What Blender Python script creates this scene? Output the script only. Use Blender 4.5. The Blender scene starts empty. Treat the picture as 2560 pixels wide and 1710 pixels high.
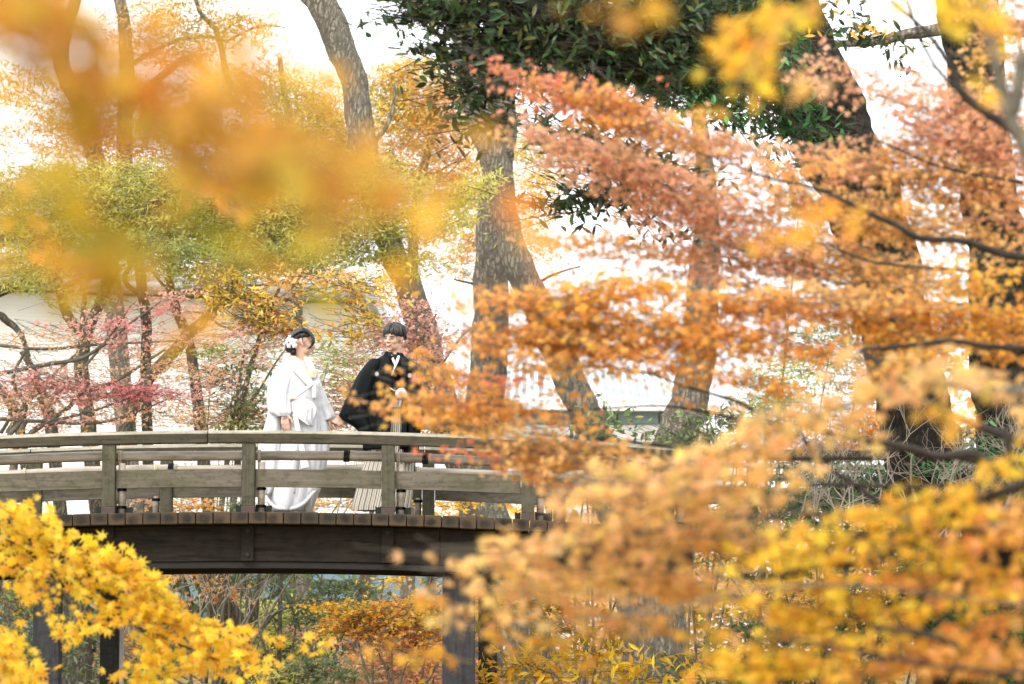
import bpy, bmesh, math, random
import numpy as np
from mathutils import Vector, Matrix, Euler

rng = np.random.default_rng(7)
random.seed(7)
SC = bpy.context.scene
COL = SC.collection

# ------------------------------------------------------------ camera, sky, sun, exposure
FPX = 8533.0                    # focal length in photograph pixels (120 mm on 36 mm, 2560 px wide)
CAMZ = 1.6
PITCH = math.atan(811.0 / FPX)
cam_data = bpy.data.cameras.new('camera')
cam = bpy.data.objects.new('camera', cam_data)
COL.objects.link(cam)
cam.location = (0, 0, CAMZ)
cam.rotation_euler = (math.pi / 2 + PITCH, 0, 0)
cam_data.sensor_width = 36
cam_data.lens = 120
cam_data.clip_start = 0.1
cam_data.clip_end = 600
cam_data.dof.use_dof = True
cam_data.dof.focus_distance = 30.5
cam_data.dof.aperture_fstop = 3.2
SC.camera = cam

SUN_EL, SUN_ROT = math.radians(48), math.radians(-145)
world = bpy.data.worlds.new('World')
SC.world = world
world.use_nodes = True
wn, wl = world.node_tree.nodes, world.node_tree.links
wn.clear()
w_out = wn.new('ShaderNodeOutputWorld')
w_bg = wn.new('ShaderNodeBackground')
w_sky = wn.new('ShaderNodeTexSky')
w_sky.sky_type = 'NISHITA'
w_sky.sun_disc = False
w_sky.sun_elevation = SUN_EL
w_sky.sun_rotation = SUN_ROT
w_sky.air_density = 1.0
w_sky.dust_density = 4.0
w_hs = wn.new('ShaderNodeHueSaturation')
w_hs.inputs['Saturation'].default_value = 0.10
w_mix = wn.new('ShaderNodeMix')
w_mix.data_type = 'RGBA'
w_mix.inputs[0].default_value = 0.72
w_mix.inputs[7].default_value = (10.5, 10.7, 10.9, 1)
wl.new(w_sky.outputs[0], w_hs.inputs['Color'])
wl.new(w_hs.outputs[0], w_mix.inputs[6])
wl.new(w_mix.outputs[2], w_bg.inputs['Color'])
w_bg.inputs['Strength'].default_value = 0.13
wl.new(w_bg.outputs[0], w_out.inputs['Surface'])

sun_d = bpy.data.lights.new('sun', 'SUN')
sun_d.energy = 1.5
sun_d.angle = math.radians(24)
sun_d.color = (1.0, 0.96, 0.90)
sun = bpy.data.objects.new('sun', sun_d)
COL.objects.link(sun)
# sun stands to the left behind the camera's shoulder
_az = math.radians(215)
sdir = Vector((math.sin(_az) * math.cos(SUN_EL), math.cos(_az) * math.cos(SUN_EL), math.sin(SUN_EL)))
sun.rotation_euler = sdir.to_track_quat('Z', 'Y').to_euler()
sun.location = (0, 0, 60)

SC.render.engine = 'CYCLES'
SC.view_settings.view_transform = 'Standard'
SC.view_settings.look = 'None'
SC.view_settings.gamma = 1
SC.view_settings.use_curve_mapping = False
SC.view_settings.exposure = 1.02
SC.cycles.use_denoising = True
try:
    SC.cycles.denoiser = 'OPENIMAGEDENOISE'
except Exception:
    pass
SC.cycles.max_bounces = 12
SC.cycles.diffuse_bounces = 9
SC.cycles.transmission_bounces = 9
SC.cycles.transparent_max_bounces = 6
SC.cycles.use_adaptive_sampling = True
SC.cycles.adaptive_threshold = 0.02

VS = 1 / 0.9168                 # the tables below were read off a 2347 px wide view


def P(px, py, d):
    """photograph pixel + distance (world y) -> world point"""
    dx, dy = (px - 1280.0) / FPX, (855.0 - py) / FPX
    wy = math.cos(PITCH) - dy * math.sin(PITCH)
    wz = math.sin(PITCH) + dy * math.cos(PITCH)
    k = d / wy
    return Vector((dx * k, d, CAMZ + wz * k))


def V(x, y, d):
    return P(x * VS, y * VS, d)


# ------------------------------------------------------------ object helpers
def tag(o, label=None, cat=None, group=None, kind=None):
    if label: o['label'] = label
    if cat: o['category'] = cat
    if group: o['group'] = group
    if kind: o['kind'] = kind
    return o


def empty(name, loc, label=None, cat=None, group=None):
    o = bpy.data.objects.new(name, None)
    o.empty_display_size = 0.2
    o.location = loc
    COL.objects.link(o)
    return tag(o, label, cat, group)


def root_loc(o):
    v = Vector((0, 0, 0))
    while o is not None:
        v += o.location
        o = o.parent
    return v


class MB:
    """collects geometry in world space, builds one mesh object"""
    def __init__(self):
        self.v, self.f, self.uv, self.mi, self.n = [], [], [], [], 0

    def add(self, verts, faces, uvs=None, mi=0):
        b = self.n
        self.v.extend([tuple(p) for p in verts])
        self.n += len(verts)
        for i, f in enumerate(faces):
            self.f.append(tuple(b + k for k in f))
            self.uv.append(uvs[i] if uvs else None)
            self.mi.append(mi)

    def box(self, c, s, rot=None, mi=0):
        c = Vector(c)
        vs = []
        for x in (-.5, .5):
            for y in (-.5, .5):
                for z in (-.5, .5):
                    p = Vector((x * s[0], y * s[1], z * s[2]))
                    if rot is not None: p = rot @ p
                    vs.append(c + p)
        self.add(vs, [(0, 1, 3, 2), (4, 6, 7, 5), (0, 4, 5, 1), (2, 3, 7, 6), (0, 2, 6, 4), (1, 5, 7, 3)], mi=mi)

    def tube(self, pts, rad, n=8, rough=0.0, cap=True, mi=0):
        pts = [Vector(p) for p in pts]
        m = len(pts)
        if not hasattr(rad, '__len__'): rad = [rad] * m
        vs, fs, uvs = [], [], []
        up = Vector((0, 1, 0.13))
        L = 0
        ls = []
        for i, p in enumerate(pts):
            t = (pts[min(i + 1, m - 1)] - pts[max(i - 1, 0)])
            if t.length < 1e-9: t = Vector((0, 0, 1))
            t.normalize()
            if i: L += (pts[i] - pts[i - 1]).length
            ls.append(L)
            a = t.cross(up)
            if a.length < 1e-3: a = t.cross(Vector((1, 0, 0)))
            a.normalize()
            b = t.cross(a)
            for k in range(n):
                th = 2 * math.pi * k / n
                r = rad[i] * (1 + rough * math.sin(3 * th + i * .7) * .5 + rough * (random.random() - .5))
                vs.append(p + a * (math.cos(th) * r) + b * (math.sin(th) * r))
        for i in range(m - 1):
            for k in range(n):
                k2 = (k + 1) % n
                fs.append((i * n + k, i * n + k2, (i + 1) * n + k2, (i + 1) * n + k))
                uvs.append(((k / n, ls[i]), ((k + 1) / n, ls[i]), ((k + 1) / n, ls[i + 1]), (k / n, ls[i + 1])))
        if cap:
            fs.append(tuple(range(n - 1, -1, -1))); uvs.append(None)
            fs.append(tuple((m - 1) * n + k for k in range(n))); uvs.append(None)
        self.add(vs, fs, uvs, mi)

    def build(self, name, mat, parent=None, smooth=False, kind=None, loc=None):
        me = bpy.data.meshes.new(name)
        off = root_loc(parent) if parent is not None else Vector(loc or (0, 0, 0))
        me.from_pydata([(a - off.x, b - off.y, c - off.z) for a, b, c in self.v], [], self.f)
        mats = mat if isinstance(mat, (list, tuple)) else [mat]
        for m in mats: me.materials.append(m)
        if any(self.mi): me.polygons.foreach_set('material_index', self.mi)
        if any(u is not None for u in self.uv):
            ul = me.uv_layers.new(name='UVMap')
            flat = []
            for f, u in zip(self.f, self.uv):
                for j in range(len(f)):
                    flat.extend(u[j] if u else (0, 0))
            ul.data.foreach_set('uv', flat)
        if smooth: me.polygons.foreach_set('use_smooth', [True] * len(me.polygons))
        me.update()
        o = bpy.data.objects.new(name, me)
        if parent is not None: o.parent = parent
        else: o.location = off
        COL.objects.link(o)
        if kind: o['kind'] = kind
        return o


def bevel(o, w, seg=2):
    m = o.modifiers.new('bevel', 'BEVEL')
    m.width = w; m.segments = seg; m.limit_method = 'ANGLE'
    return o


def smooth_path(pts, k=6):
    """Catmull-Rom through points (any tuple length)"""
    a = np.array([list(p) for p in pts], float)
    if len(a) < 3:
        t = np.linspace(0, 1, k + 1)[:, None]
        return a[0] * (1 - t) + a[-1] * t
    b = np.vstack([2 * a[0] - a[1], a, 2 * a[-1] - a[-2]])
    out = []
    for i in range(1, len(b) - 2):
        p0, p1, p2, p3 = b[i - 1], b[i], b[i + 1], b[i + 2]
        for j in range(k):
            t = j / k
            out.append(.5 * ((2 * p1) + (-p0 + p2) * t + (2 * p0 - 5 * p1 + 4 * p2 - p3) * t * t + (-p0 + 3 * p1 - 3 * p2 + p3) * t ** 3))
    out.append(b[-2])
    return np.array(out)


# ------------------------------------------------------------ materials
def s2l(c):
    c = np.array(c, float) / 255
    return np.where(c <= .04045, c / 12.92, ((c + .055) / 1.055) ** 2.4)


def new_mat(name):
    m = bpy.data.materials.new(name)
    m.use_nodes = True
    nt = m.node_tree
    nt.nodes.clear()
    out = nt.nodes.new('ShaderNodeOutputMaterial')
    return m, nt.nodes, nt.links, out


def nz(N, L, scale, detail=4, vec=None, rough=.55, dist=0):
    n = N.new('ShaderNodeTexNoise')
    n.inputs['Scale'].default_value = scale
    n.inputs['Detail'].default_value = detail
    n.inputs['Roughness'].default_value = rough
    n.inputs['Distortion'].default_value = dist
    if vec is not None: L.new(vec, n.inputs['Vector'])
    return n.outputs['Fac']


def ramp(N, L, fac, stops):
    r = N.new('ShaderNodeValToRGB')
    while len(r.color_ramp.elements) < len(stops): r.color_ramp.elements.new(.5)
    for e, (p, c) in zip(r.color_ramp.elements, stops):
        e.position = p
        e.color = (*c[:3], 1) if hasattr(c, '__len__') else (c, c, c, 1)
    L.new(fac, r.inputs[0])
    return r.outputs[0]


def mixc(N, L, fac, a, b, mode='MIX'):
    m = N.new('ShaderNodeMix')
    m.data_type = 'RGBA'; m.blend_type = mode
    if hasattr(fac, 'links'): L.new(fac, m.inputs[0])
    else: m.inputs[0].default_value = fac
    for s, v in ((m.inputs[6], a), (m.inputs[7], b)):
        if hasattr(v, 'links'): L.new(v, s)
        else: s.default_value = (*v[:3], 1)
    return m.outputs[2]


def mapping(N, L, scale=(1, 1, 1), kind='Object', rnd=True):
    tc = N.new('ShaderNodeTexCoord')
    mp = N.new('ShaderNodeMapping')
    mp.inputs['Scale'].default_value = scale
    L.new(tc.outputs[kind], mp.inputs['Vector'])
    if rnd:
        oi = N.new('ShaderNodeObjectInfo')
        ml = N.new('ShaderNodeMath'); ml.operation = 'MULTIPLY'; ml.inputs[1].default_value = 37.0
        L.new(oi.outputs['Random'], ml.inputs[0])
        L.new(ml.outputs[0], mp.inputs['Location'])
    return mp.outputs[0]


def bsdf(N, L, out, color, rough=.8, spec=.3, bump=None, bstr=.4, bdist=.01, sheen=0, sss=0):
    b = N.new('ShaderNodeBsdfPrincipled')
    if hasattr(color, 'links'): L.new(color, b.inputs['Base Color'])
    else: b.inputs['Base Color'].default_value = (*color[:3], 1)
    if hasattr(rough, 'links'): L.new(rough, b.inputs['Roughness'])
    else: b.inputs['Roughness'].default_value = rough
    b.inputs['Specular IOR Level'].default_value = spec
    if sheen: b.inputs['Sheen Weight'].default_value = sheen
    if sss:
        b.inputs['Subsurface Weight'].default_value = sss
        b.inputs['Subsurface Radius'].default_value = (.012, .005, .003)
    if bump is not None:
        bm = N.new('ShaderNodeBump')
        bm.inputs['Strength'].default_value = bstr
        bm.inputs['Distance'].default_value = bdist
        L.new(bump, bm.inputs['Height'])
        L.new(bm.outputs[0], b.inputs['Normal'])
    L.new(b.outputs[0], out.inputs['Surface'])
    return b


def wood_mat(name, base, dark, moss, along='x', moss_amt=.5, grain=1.0, rough=.85):
    m, N, L, out = new_mat(name)
    g = 22 * grain
    sc = {'x': (1.2, g, g), 'y': (g, 1.2, g), 'z': (g, g, 1.2)}[along]
    v = mapping(N, L, sc)
    n1 = nz(N, L, 1.6, 6, v, .65, .5)
    v2 = mapping(N, L, (1.3, 1.3, 2.2))
    n2 = nz(N, L, 1.8, 5, v2, .6)
    n3 = nz(N, L, 9, 4, v2, .7)
    c = ramp(N, L, n1, [(.28, dark), (.5, base), (.78, [min(1, x * 1.35) for x in base])])
    mm = ramp(N, L, n2, [(.5 - .22 * moss_amt, 0), (.72, 1.0)])
    c = mixc(N, L, mm, c, mixc(N, L, .65, c, moss))
    st = ramp(N, L, n3, [(.3, (.45, .45, .42)), (.52, (1, 1, 1))])
    c = mixc(N, L, .75, c, st, 'MULTIPLY')
    bsdf(N, L, out, c, rough, .2, n1, .6, .006)
    return m


def bark_mat(name, base, dark, scale=1.0, moss=None):
    m, N, L, out = new_mat(name)
    v = mapping(N, L, (10 * scale, 10 * scale, 3.4 * scale))
    vo = N.new('ShaderNodeTexVoronoi')
    vo.feature = 'DISTANCE_TO_EDGE'
    vo.inputs['Scale'].default_value = 1.9
    n0 = nz(N, L, 2.2, 5, v, .7, .6)
    vm = N.new('ShaderNodeVectorMath'); vm.operation = 'ADD'
    L.new(v, vm.inputs[0]); L.new(n0, vm.inputs[1])
    L.new(vm.outputs[0], vo.inputs['Vector'])
    cr = ramp(N, L, vo.outputs['Distance'], [(.0, 0), (.22, 1)])
    n1 = nz(N, L, 3.2, 6, v, .7)
    c = ramp(N, L, n1, [(.3, dark), (.62, base)])
    c = mixc(N, L, mixc(N, L, .22, cr, (1, 1, 1)), dark, c)
    v3 = mapping(N, L, (1, 1, .6))
    big = nz(N, L, 1.1, 3, v3)
    c = mixc(N, L, ramp(N, L, big, [(.4, 0), (.7, .6)]), c, moss or [x * .8 for x in base])
    h = N.new('ShaderNodeMath'); h.operation = 'ADD'
    L.new(cr, h.inputs[0]); L.new(n1, h.inputs[1])
    bsdf(N, L, out, c, .92, .15, h.outputs[0], .9, .03)
    return m


def leaf_mat(name, trans=.5, gloss=.04, gr=.45):
    m, N, L, out = new_mat(name)
    at = N.new('ShaderNodeAttribute'); at.attribute_name = 'tint'
    n = nz(N, L, 14, 2, mapping(N, L, rnd=False))
    c = mixc(N, L, ramp(N, L, n, [(.35, .0), (.7, .35)]), at.outputs['Color'], mixc(N, L, 1.0, at.outputs['Color'], (.85, .78, .7), 'MULTIPLY'))
    d = N.new('ShaderNodeBsdfDiffuse'); L.new(c, d.inputs['Color'])
    t = N.new('ShaderNodeBsdfTranslucent'); L.new(c, t.inputs['Color'])
    g = N.new('ShaderNodeBsdfGlossy'); g.inputs['Roughness'].default_value = gr
    mx = N.new('ShaderNodeMixShader'); mx.inputs[0].default_value = trans
    L.new(d.outputs[0], mx.inputs[1]); L.new(t.outputs[0], mx.inputs[2])
    m2 = N.new('ShaderNodeMixShader'); m2.inputs[0].default_value = gloss
    L.new(mx.outputs[0], m2.inputs[1]); L.new(g.outputs[0], m2.inputs[2])
    L.new(m2.outputs[0], out.inputs['Surface'])
    return m


def plain_mat(name, c, rough=.7, spec=.3, bump_scale=None, bstr=.2, bdist=.004, var=.15, sheen=0, sss=0, stretch=(1, 1, 1)):
    m, N, L, out = new_mat(name)
    v = mapping(N, L, stretch, rnd=False)
    n = nz(N, L, bump_scale or 8, 4, v)
    cc = ramp(N, L, n, [(.3, [x * (1 - var) for x in c]), (.7, [min(1, x * (1 + var * .5)) for x in c])])
    bsdf(N, L, out, cc, rough, spec, n if bump_scale else None, bstr, bdist, sheen, sss)
    return m


M_rail = wood_mat('weathered_rail_wood', (0.0733, 0.0608, 0.0429), (0.0275, 0.0232, 0.0171), (0.0366, 0.0376, 0.0150), 'x', .7)
M_post = wood_mat('weathered_post_wood', (0.0890, 0.0806, 0.0558), (0.0445, 0.0403, 0.0279), (0.0721, 0.0730, 0.0409), 'z', .9)
M_board = wood_mat('weathered_board_wood', (0.1391, 0.1197, 0.0915), (0.0695, 0.0598, 0.0458), (0.0695, 0.0724, 0.0275), 'x', .55)
M_gird = wood_mat('girder_wood', (0.0248, 0.0195, 0.0145), (0.0050, 0.0041, 0.0033), (0.0099, 0.0086, 0.0054), 'x', .5, .8)
M_pier = wood_mat('pier_wood', (0.0413, 0.0413, 0.0429), (0.0154, 0.0154, 0.0165), (0.0275, 0.0275, 0.0275), 'z', .5)
M_dark = plain_mat('blackened_steel', (.018, .017, .016), .7, .3)
M_block = plain_mat('mossy_black_block', (.022, .026, .019), .85, .2, 20)
M_shoe = plain_mat('copper_post_shoe', (.060, .040, .030), .6, .4, 25)
M_rope = plain_mat('black_rope', (.012, .012, .012), .9, .1, 60)
M_twine = plain_mat('pale_twine', (.55, .47, .33), .9, .1, 60)


def plank_end_mat():
    m, N, L, out = new_mat('plank_end_grain')
    tc = N.new('ShaderNodeTexCoord')
    oi = N.new('ShaderNodeObjectInfo')
    wv = N.new('ShaderNodeTexWave')
    wv.wave_type = 'RINGS'; wv.rings_direction = 'Y'
    wv.inputs['Scale'].default_value = 22
    wv.inputs['Distortion'].default_value = 3
    mp = N.new('ShaderNodeMapping')
    L.new(tc.outputs['Object'], mp.inputs['Vector'])
    cm = N.new('ShaderNodeCombineXYZ')
    ml = N.new('ShaderNodeMath'); ml.operation = 'MULTIPLY_ADD'; ml.inputs[1].default_value = .04; ml.inputs[2].default_value = -.02
    L.new(oi.outputs['Random'], ml.inputs[0]); L.new(ml.outputs[0], cm.inputs[0]); L.new(ml.outputs[0], cm.inputs[2])
    L.new(cm.outputs[0], mp.inputs['Location'])
    L.new(mp.outputs[0], wv.inputs['Vector'])
    v = mapping(N, L, (1, 1, 1))
    n = nz(N, L, 9, 5, v, .6, .3)
    n2 = nz(N, L, 16, 4, v, .7)
    base = ramp(N, L, oi.outputs['Random'], [(0, (.080, .056, .034)), (.5, (.058, .044, .029)), (1, (.095, .064, .038))])
    # dark heart in the middle of each end
    ln = N.new('ShaderNodeVectorMath'); ln.operation = 'LENGTH'
    mp2 = N.new('ShaderNodeMapping'); mp2.inputs['Scale'].default_value = (13, 0, 17)
    L.new(mp.outputs[0], mp2.inputs['Vector']); L.new(mp2.outputs[0], ln.inputs[0])
    ad = N.new('ShaderNodeMath'); ad.operation = 'ADD'
    L.new(ln.outputs['Value'], ad.inputs[0])
    ns = N.new('ShaderNodeMath'); ns.operation = 'MULTIPLY'; ns.inputs[1].default_value = 1.2
    L.new(n, ns.inputs[0]); L.new(ns.outputs[0], ad.inputs[1])
    sc_ = N.new('ShaderNodeMath'); sc_.operation = 'MULTIPLY'; sc_.inputs[1].default_value = .5
    L.new(ad.outputs[0], sc_.inputs[0])
    heart = ramp(N, L, sc_.outputs[0], [(.46, 1), (.74, 0)])
    c = mixc(N, L, mixc(N, L, 1, heart, ramp(N, L, n2, [(.3, .5), (.6, 1)]), 'MULTIPLY'), base, (.022, .019, .016))
    c = mixc(N, L, .35, c, ramp(N, L, wv.outputs['Fac'], [(0, .35), (1, 1)]), 'MULTIPLY')
    bsdf(N, L, out, c, .85, .2, wv.outputs['Fac'], .3, .002)
    return m


M_plank = plank_end_mat()


def bamboo_mat():
    m, N, L, out = new_mat('old_bamboo')
    v = mapping(N, L, (2, 26, 26))
    n = nz(N, L, 1.5, 6, v, .65, .3)
    v2 = mapping(N, L, (1.5, 3, 3))
    n2 = nz(N, L, 2.5, 4, v2)
    c = ramp(N, L, n, [(.3, (.15, .12, .085)), (.6, (.36, .31, .24))])
    c = mixc(N, L, ramp(N, L, n2, [(.45, 0), (.7, .7)]), c, (.42, .39, .33))
    bsdf(N, L, out, c, .55, .4, n, .3, .003)
    return m


M_bamboo = bamboo_mat()
M_bark_grey = bark_mat('grey_brown_bark', (.36, .31, .25), (.13, .11, .085), 1.0, (.24, .25, .19))
M_bark_grove = bark_mat('grove_bark', (.21, .185, .145), (.085, .075, .055), 1.3, (.17, .18, .12))
M_bark_shade = bark_mat('bark_with_painted_shade', (.035, .03, .022), (.012, .01, .008), 1.0, (.03, .035, .018))  # near-black base: the shadow the trunks stand in is put into the bark colour
M_bark_maple = plain_mat('maple_twig_bark', (.13, .115, .085), .85, .2, 30, .5, .01, .4)
M_bark_maple_dark = plain_mat('dark_maple_bark', (.035, .029, .023), .85, .2, 30, .5, .01, .4)
M_bare = plain_mat('pale_bare_twig', (.27, .235, .19), .9, .1, 30)
M_leaf = leaf_mat('maple_leaf_blade', .6, .02)
M_leaf_green = leaf_mat('green_leaf_blade', .58, .03)
M_leaf_glossy = leaf_mat('glossy_evergreen_leaf', .3, .025, .4)

# ------------------------------------------------------------ foliage engine
def tpl_maple(lobes=7, tri=False):
    """star leaf in the xy plane, tip along +y, radius 1, slightly folded"""
    ang = {7: [-128, -84, -42, 0, 42, 84, 128], 5: [-105, -52, 0, 52, 105], 3: [-70, 0, 70]}[lobes]
    ln = {7: [.5, .95, 1.2, 1.35, 1.2, .95, .5], 5: [.62, .92, 1.1, .92, .62], 3: [.85, 1.1, .85]}[lobes]
    v = [(0, -.12, 0)]
    f = []
    for a, l in zip(ang, ln):
        t = math.radians(a)
        w = .16 if lobes == 7 else (.24 if lobes == 5 else .36)
        dx, dy = math.sin(t), math.cos(t)
        nx, ny = dy, -dx
        b = len(v)
        if tri:
            v += [(dx * .12 - nx * w, dy * .12 - ny * w, .0), (dx * .12 + nx * w, dy * .12 + ny * w, .0), (dx * l, dy * l, -.16)]
            f += [(b, b + 1, b + 2)]
        else:
            v += [(dx * .38 - nx * w, dy * .38 - ny * w, .03), (dx * l, dy * l, -.14), (dx * .38 + nx * w, dy * .38 + ny * w, .03)]
            f += [(0, b, b + 1), (0, b + 1, b + 2)]
    return np.array(v), [tuple(x) for x in f]


def tpl_oval(w=.3, far=False):
    if far:
        return np.array([(0, -1, 0), (w, 0, .0), (0, 1, 0), (-w, 0, 0.)]), [(0, 1, 2), (0, 2, 3)]
    v = [(0, -1, 0), (w * .8, -.35, .1), (w * .85, .3, .1), (0, 1, -.1), (-w * .85, .3, .1), (-w * .8, -.35, .1), (0, 0, 0)]
    return np.array(v), [(0, 1, 6), (1, 2, 6), (2, 3, 6), (3, 4, 6), (4, 5, 6), (5, 0, 6)]


def tpl_pine():
    v, f = [], []
    for k in range(14):
        a = 2 * math.pi * k / 14 + .2 * (k % 3)
        e = .25 + .5 * ((k * 7) % 5) / 5
        d = np.array([math.cos(a) * math.cos(e), math.sin(a) * math.cos(e), math.sin(e)])
        n = np.array([-math.sin(a), math.cos(a), 0]) * .035
        b = len(v)
        v += [tuple(-n), tuple(n), tuple(d)]
        f.append((b, b + 1, b + 2))
    return np.array(v), f


TPL = {'m7': tpl_maple(7), 'm5': tpl_maple(5), 'm5t': tpl_maple(5, True), 'm3': tpl_maple(3, True), 'oval': tpl_oval(.34), 'lance': tpl_oval(.22, True),
       'small': tpl_oval(.42, True), 'pine': tpl_pine()}

PAL = {  # base colours of the leaves (display tones of the blade; several per kind)
    'sal': [(216, 128, 78), (224, 140, 82), (208, 116, 80), (228, 148, 74), (204, 124, 70)],
    'red': [(214, 92, 52), (224, 108, 60), (232, 128, 52), (206, 98, 74)],
    'org': [(232, 140, 38), (226, 128, 42), (238, 156, 40), (218, 134, 56), (230, 148, 54)],
    'amb': [(240, 164, 36), (234, 148, 36), (244, 180, 44), (228, 138, 44)],
    'brn': [(212, 150, 74), (220, 160, 66), (204, 142, 76), (224, 168, 70), (196, 138, 62)],
    'yel': [(236, 186, 36), (242, 196, 44), (228, 172, 36), (216, 178, 34), (240, 176, 40)],
    'gold': [(242, 192, 28), (236, 182, 28), (246, 204, 38), (226, 162, 28), (250, 208, 50)],
    'lim': [(184, 160, 40), (196, 164, 44), (172, 152, 40), (200, 164, 46)],
    'dul': [(216, 170, 66), (206, 164, 64), (222, 176, 70), (212, 158, 58)],
    'pink': [(206, 112, 96), (214, 128, 106), (196, 92, 88), (220, 148, 118), (200, 130, 104)],
    'rose': [(204, 92, 94), (190, 78, 84), (214, 112, 104)],
    'peach': [(222, 150, 104), (226, 162, 110), (210, 134, 92), (232, 168, 96)],
    'oli': [(140, 144, 66), (154, 154, 76), (126, 134, 60), (164, 160, 80), (116, 126, 60)],
    'grn': [(112, 130, 72), (128, 144, 84), (98, 116, 64), (142, 156, 92)],
    'fresh': [(156, 168, 92), (172, 178, 98), (144, 156, 84)],
    'tyel': [(222, 184, 62), (226, 170, 62), (200, 176, 66), (230, 156, 66), (186, 172, 66)],
    'torg': [(226, 154, 78), (216, 140, 70), (232, 170, 84), (222, 176, 84)],
    'evg': [(50, 76, 38), (40, 64, 34), (64, 92, 46), (44, 62, 30), (88, 94, 42)],
    'ivy': [(64, 118, 58), (50, 96, 50), (84, 136, 66), (38, 74, 40)],
    'shr': [(84, 106, 60), (66, 88, 50), (104, 126, 74), (120, 134, 78)],
    'pin': [(110, 134, 96), (128, 148, 108), (92, 118, 84)],
}
LEAFGAIN = 1.25
TRIS = 0


def pal_colors(key, n):
    p = np.array([s2l(c) for c in PAL[key]])
    c = p[rng.integers(0, len(p), n)]
    c = c * rng.uniform(.78, 1.15, (n, 1)) * (1 + rng.normal(0, .04, (n, 3)))
    if key in ('shr', 'grn', 'oli', 'pin', 'fresh'): c = np.clip(c, .003, 1) ** {'shr': .85, 'grn': .72, 'fresh': .70}.get(key, .58)
    if key in ('oli', 'grn', 'fresh'): c = np.clip(c * np.array([1.35, 1.22, .70]), .003, .8)
    if key not in ('evg', 'ivy', 'dul', 'lim', 'shr', 'grn', 'oli', 'pin', 'fresh'):
        c = np.clip(c, .003, 1) ** {'sal': .48, 'red': .56, 'pink': .46, 'rose': .50, 'peach': .52, 'org': .56, 'amb': .66, 'brn': .60, 'torg': .60}.get(key, .80)
        c = c / c.max(1, keepdims=True) * (.93 * np.clip(rng.normal(.93, .1, (n, 1)), .6, 1.05))
    return np.clip(c, .003, .92)


def rot_frames(n, up, spread, face):
    """random frames: normals around (0,-face,up) with gaussian spread; heading random, drooping"""
    nn = rng.normal(0, spread, (n, 3)) + np.array([0, -face, up])
    nn /= np.linalg.norm(nn, axis=1)[:, None]
    h = rng.normal(0, 1, (n, 3)); h[:, 2] -= .7
    h -= (h * nn).sum(1)[:, None] * nn
    h /= np.linalg.norm(h, axis=1)[:, None]
    x = np.cross(h, nn)
    return np.stack([x, h, nn], axis=2)      # columns: x, y(tip), z(normal)


def leaf_mesh(name, pos, R, size, col, tpl, mat, parent, kind=None):
    tv, tf = TPL[tpl]
    n, k = len(pos), len(tv)
    off = np.array(root_loc(parent)) if parent is not None else np.zeros(3)
    v = np.einsum('nij,kj->nki', R, tv) * size[:, None, None] + pos[:, None, :] - off
    v = v.reshape(-1, 3)
    tf = np.array(tf)
    f = (tf[None] + (np.arange(n) * k)[:, None, None]).reshape(-1, tf.shape[1])
    me = bpy.data.meshes.new(name)
    me.vertices.add(len(v)); me.vertices.foreach_set('co', v.ravel())
    me.loops.add(f.size); me.loops.foreach_set('vertex_index', f.ravel().astype(np.int32))
    me.polygons.add(len(f))
    me.polygons.foreach_set('loop_start', np.arange(0, f.size, 3, dtype=np.int32))
    me.update(calc_edges=True)
    at = me.color_attributes.new('tint', 'FLOAT_COLOR', 'POINT')
    c = np.ones((len(v), 4), np.float32)
    c[:, :3] = np.repeat(col, k, axis=0)
    at.data.foreach_set('color', c.ravel())
    me.materials.append(mat)
    o = bpy.data.objects.new(name, me)
    if parent is not None: o.parent = parent
    COL.objects.link(o)
    if kind: o['kind'] = kind
    return o


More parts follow.
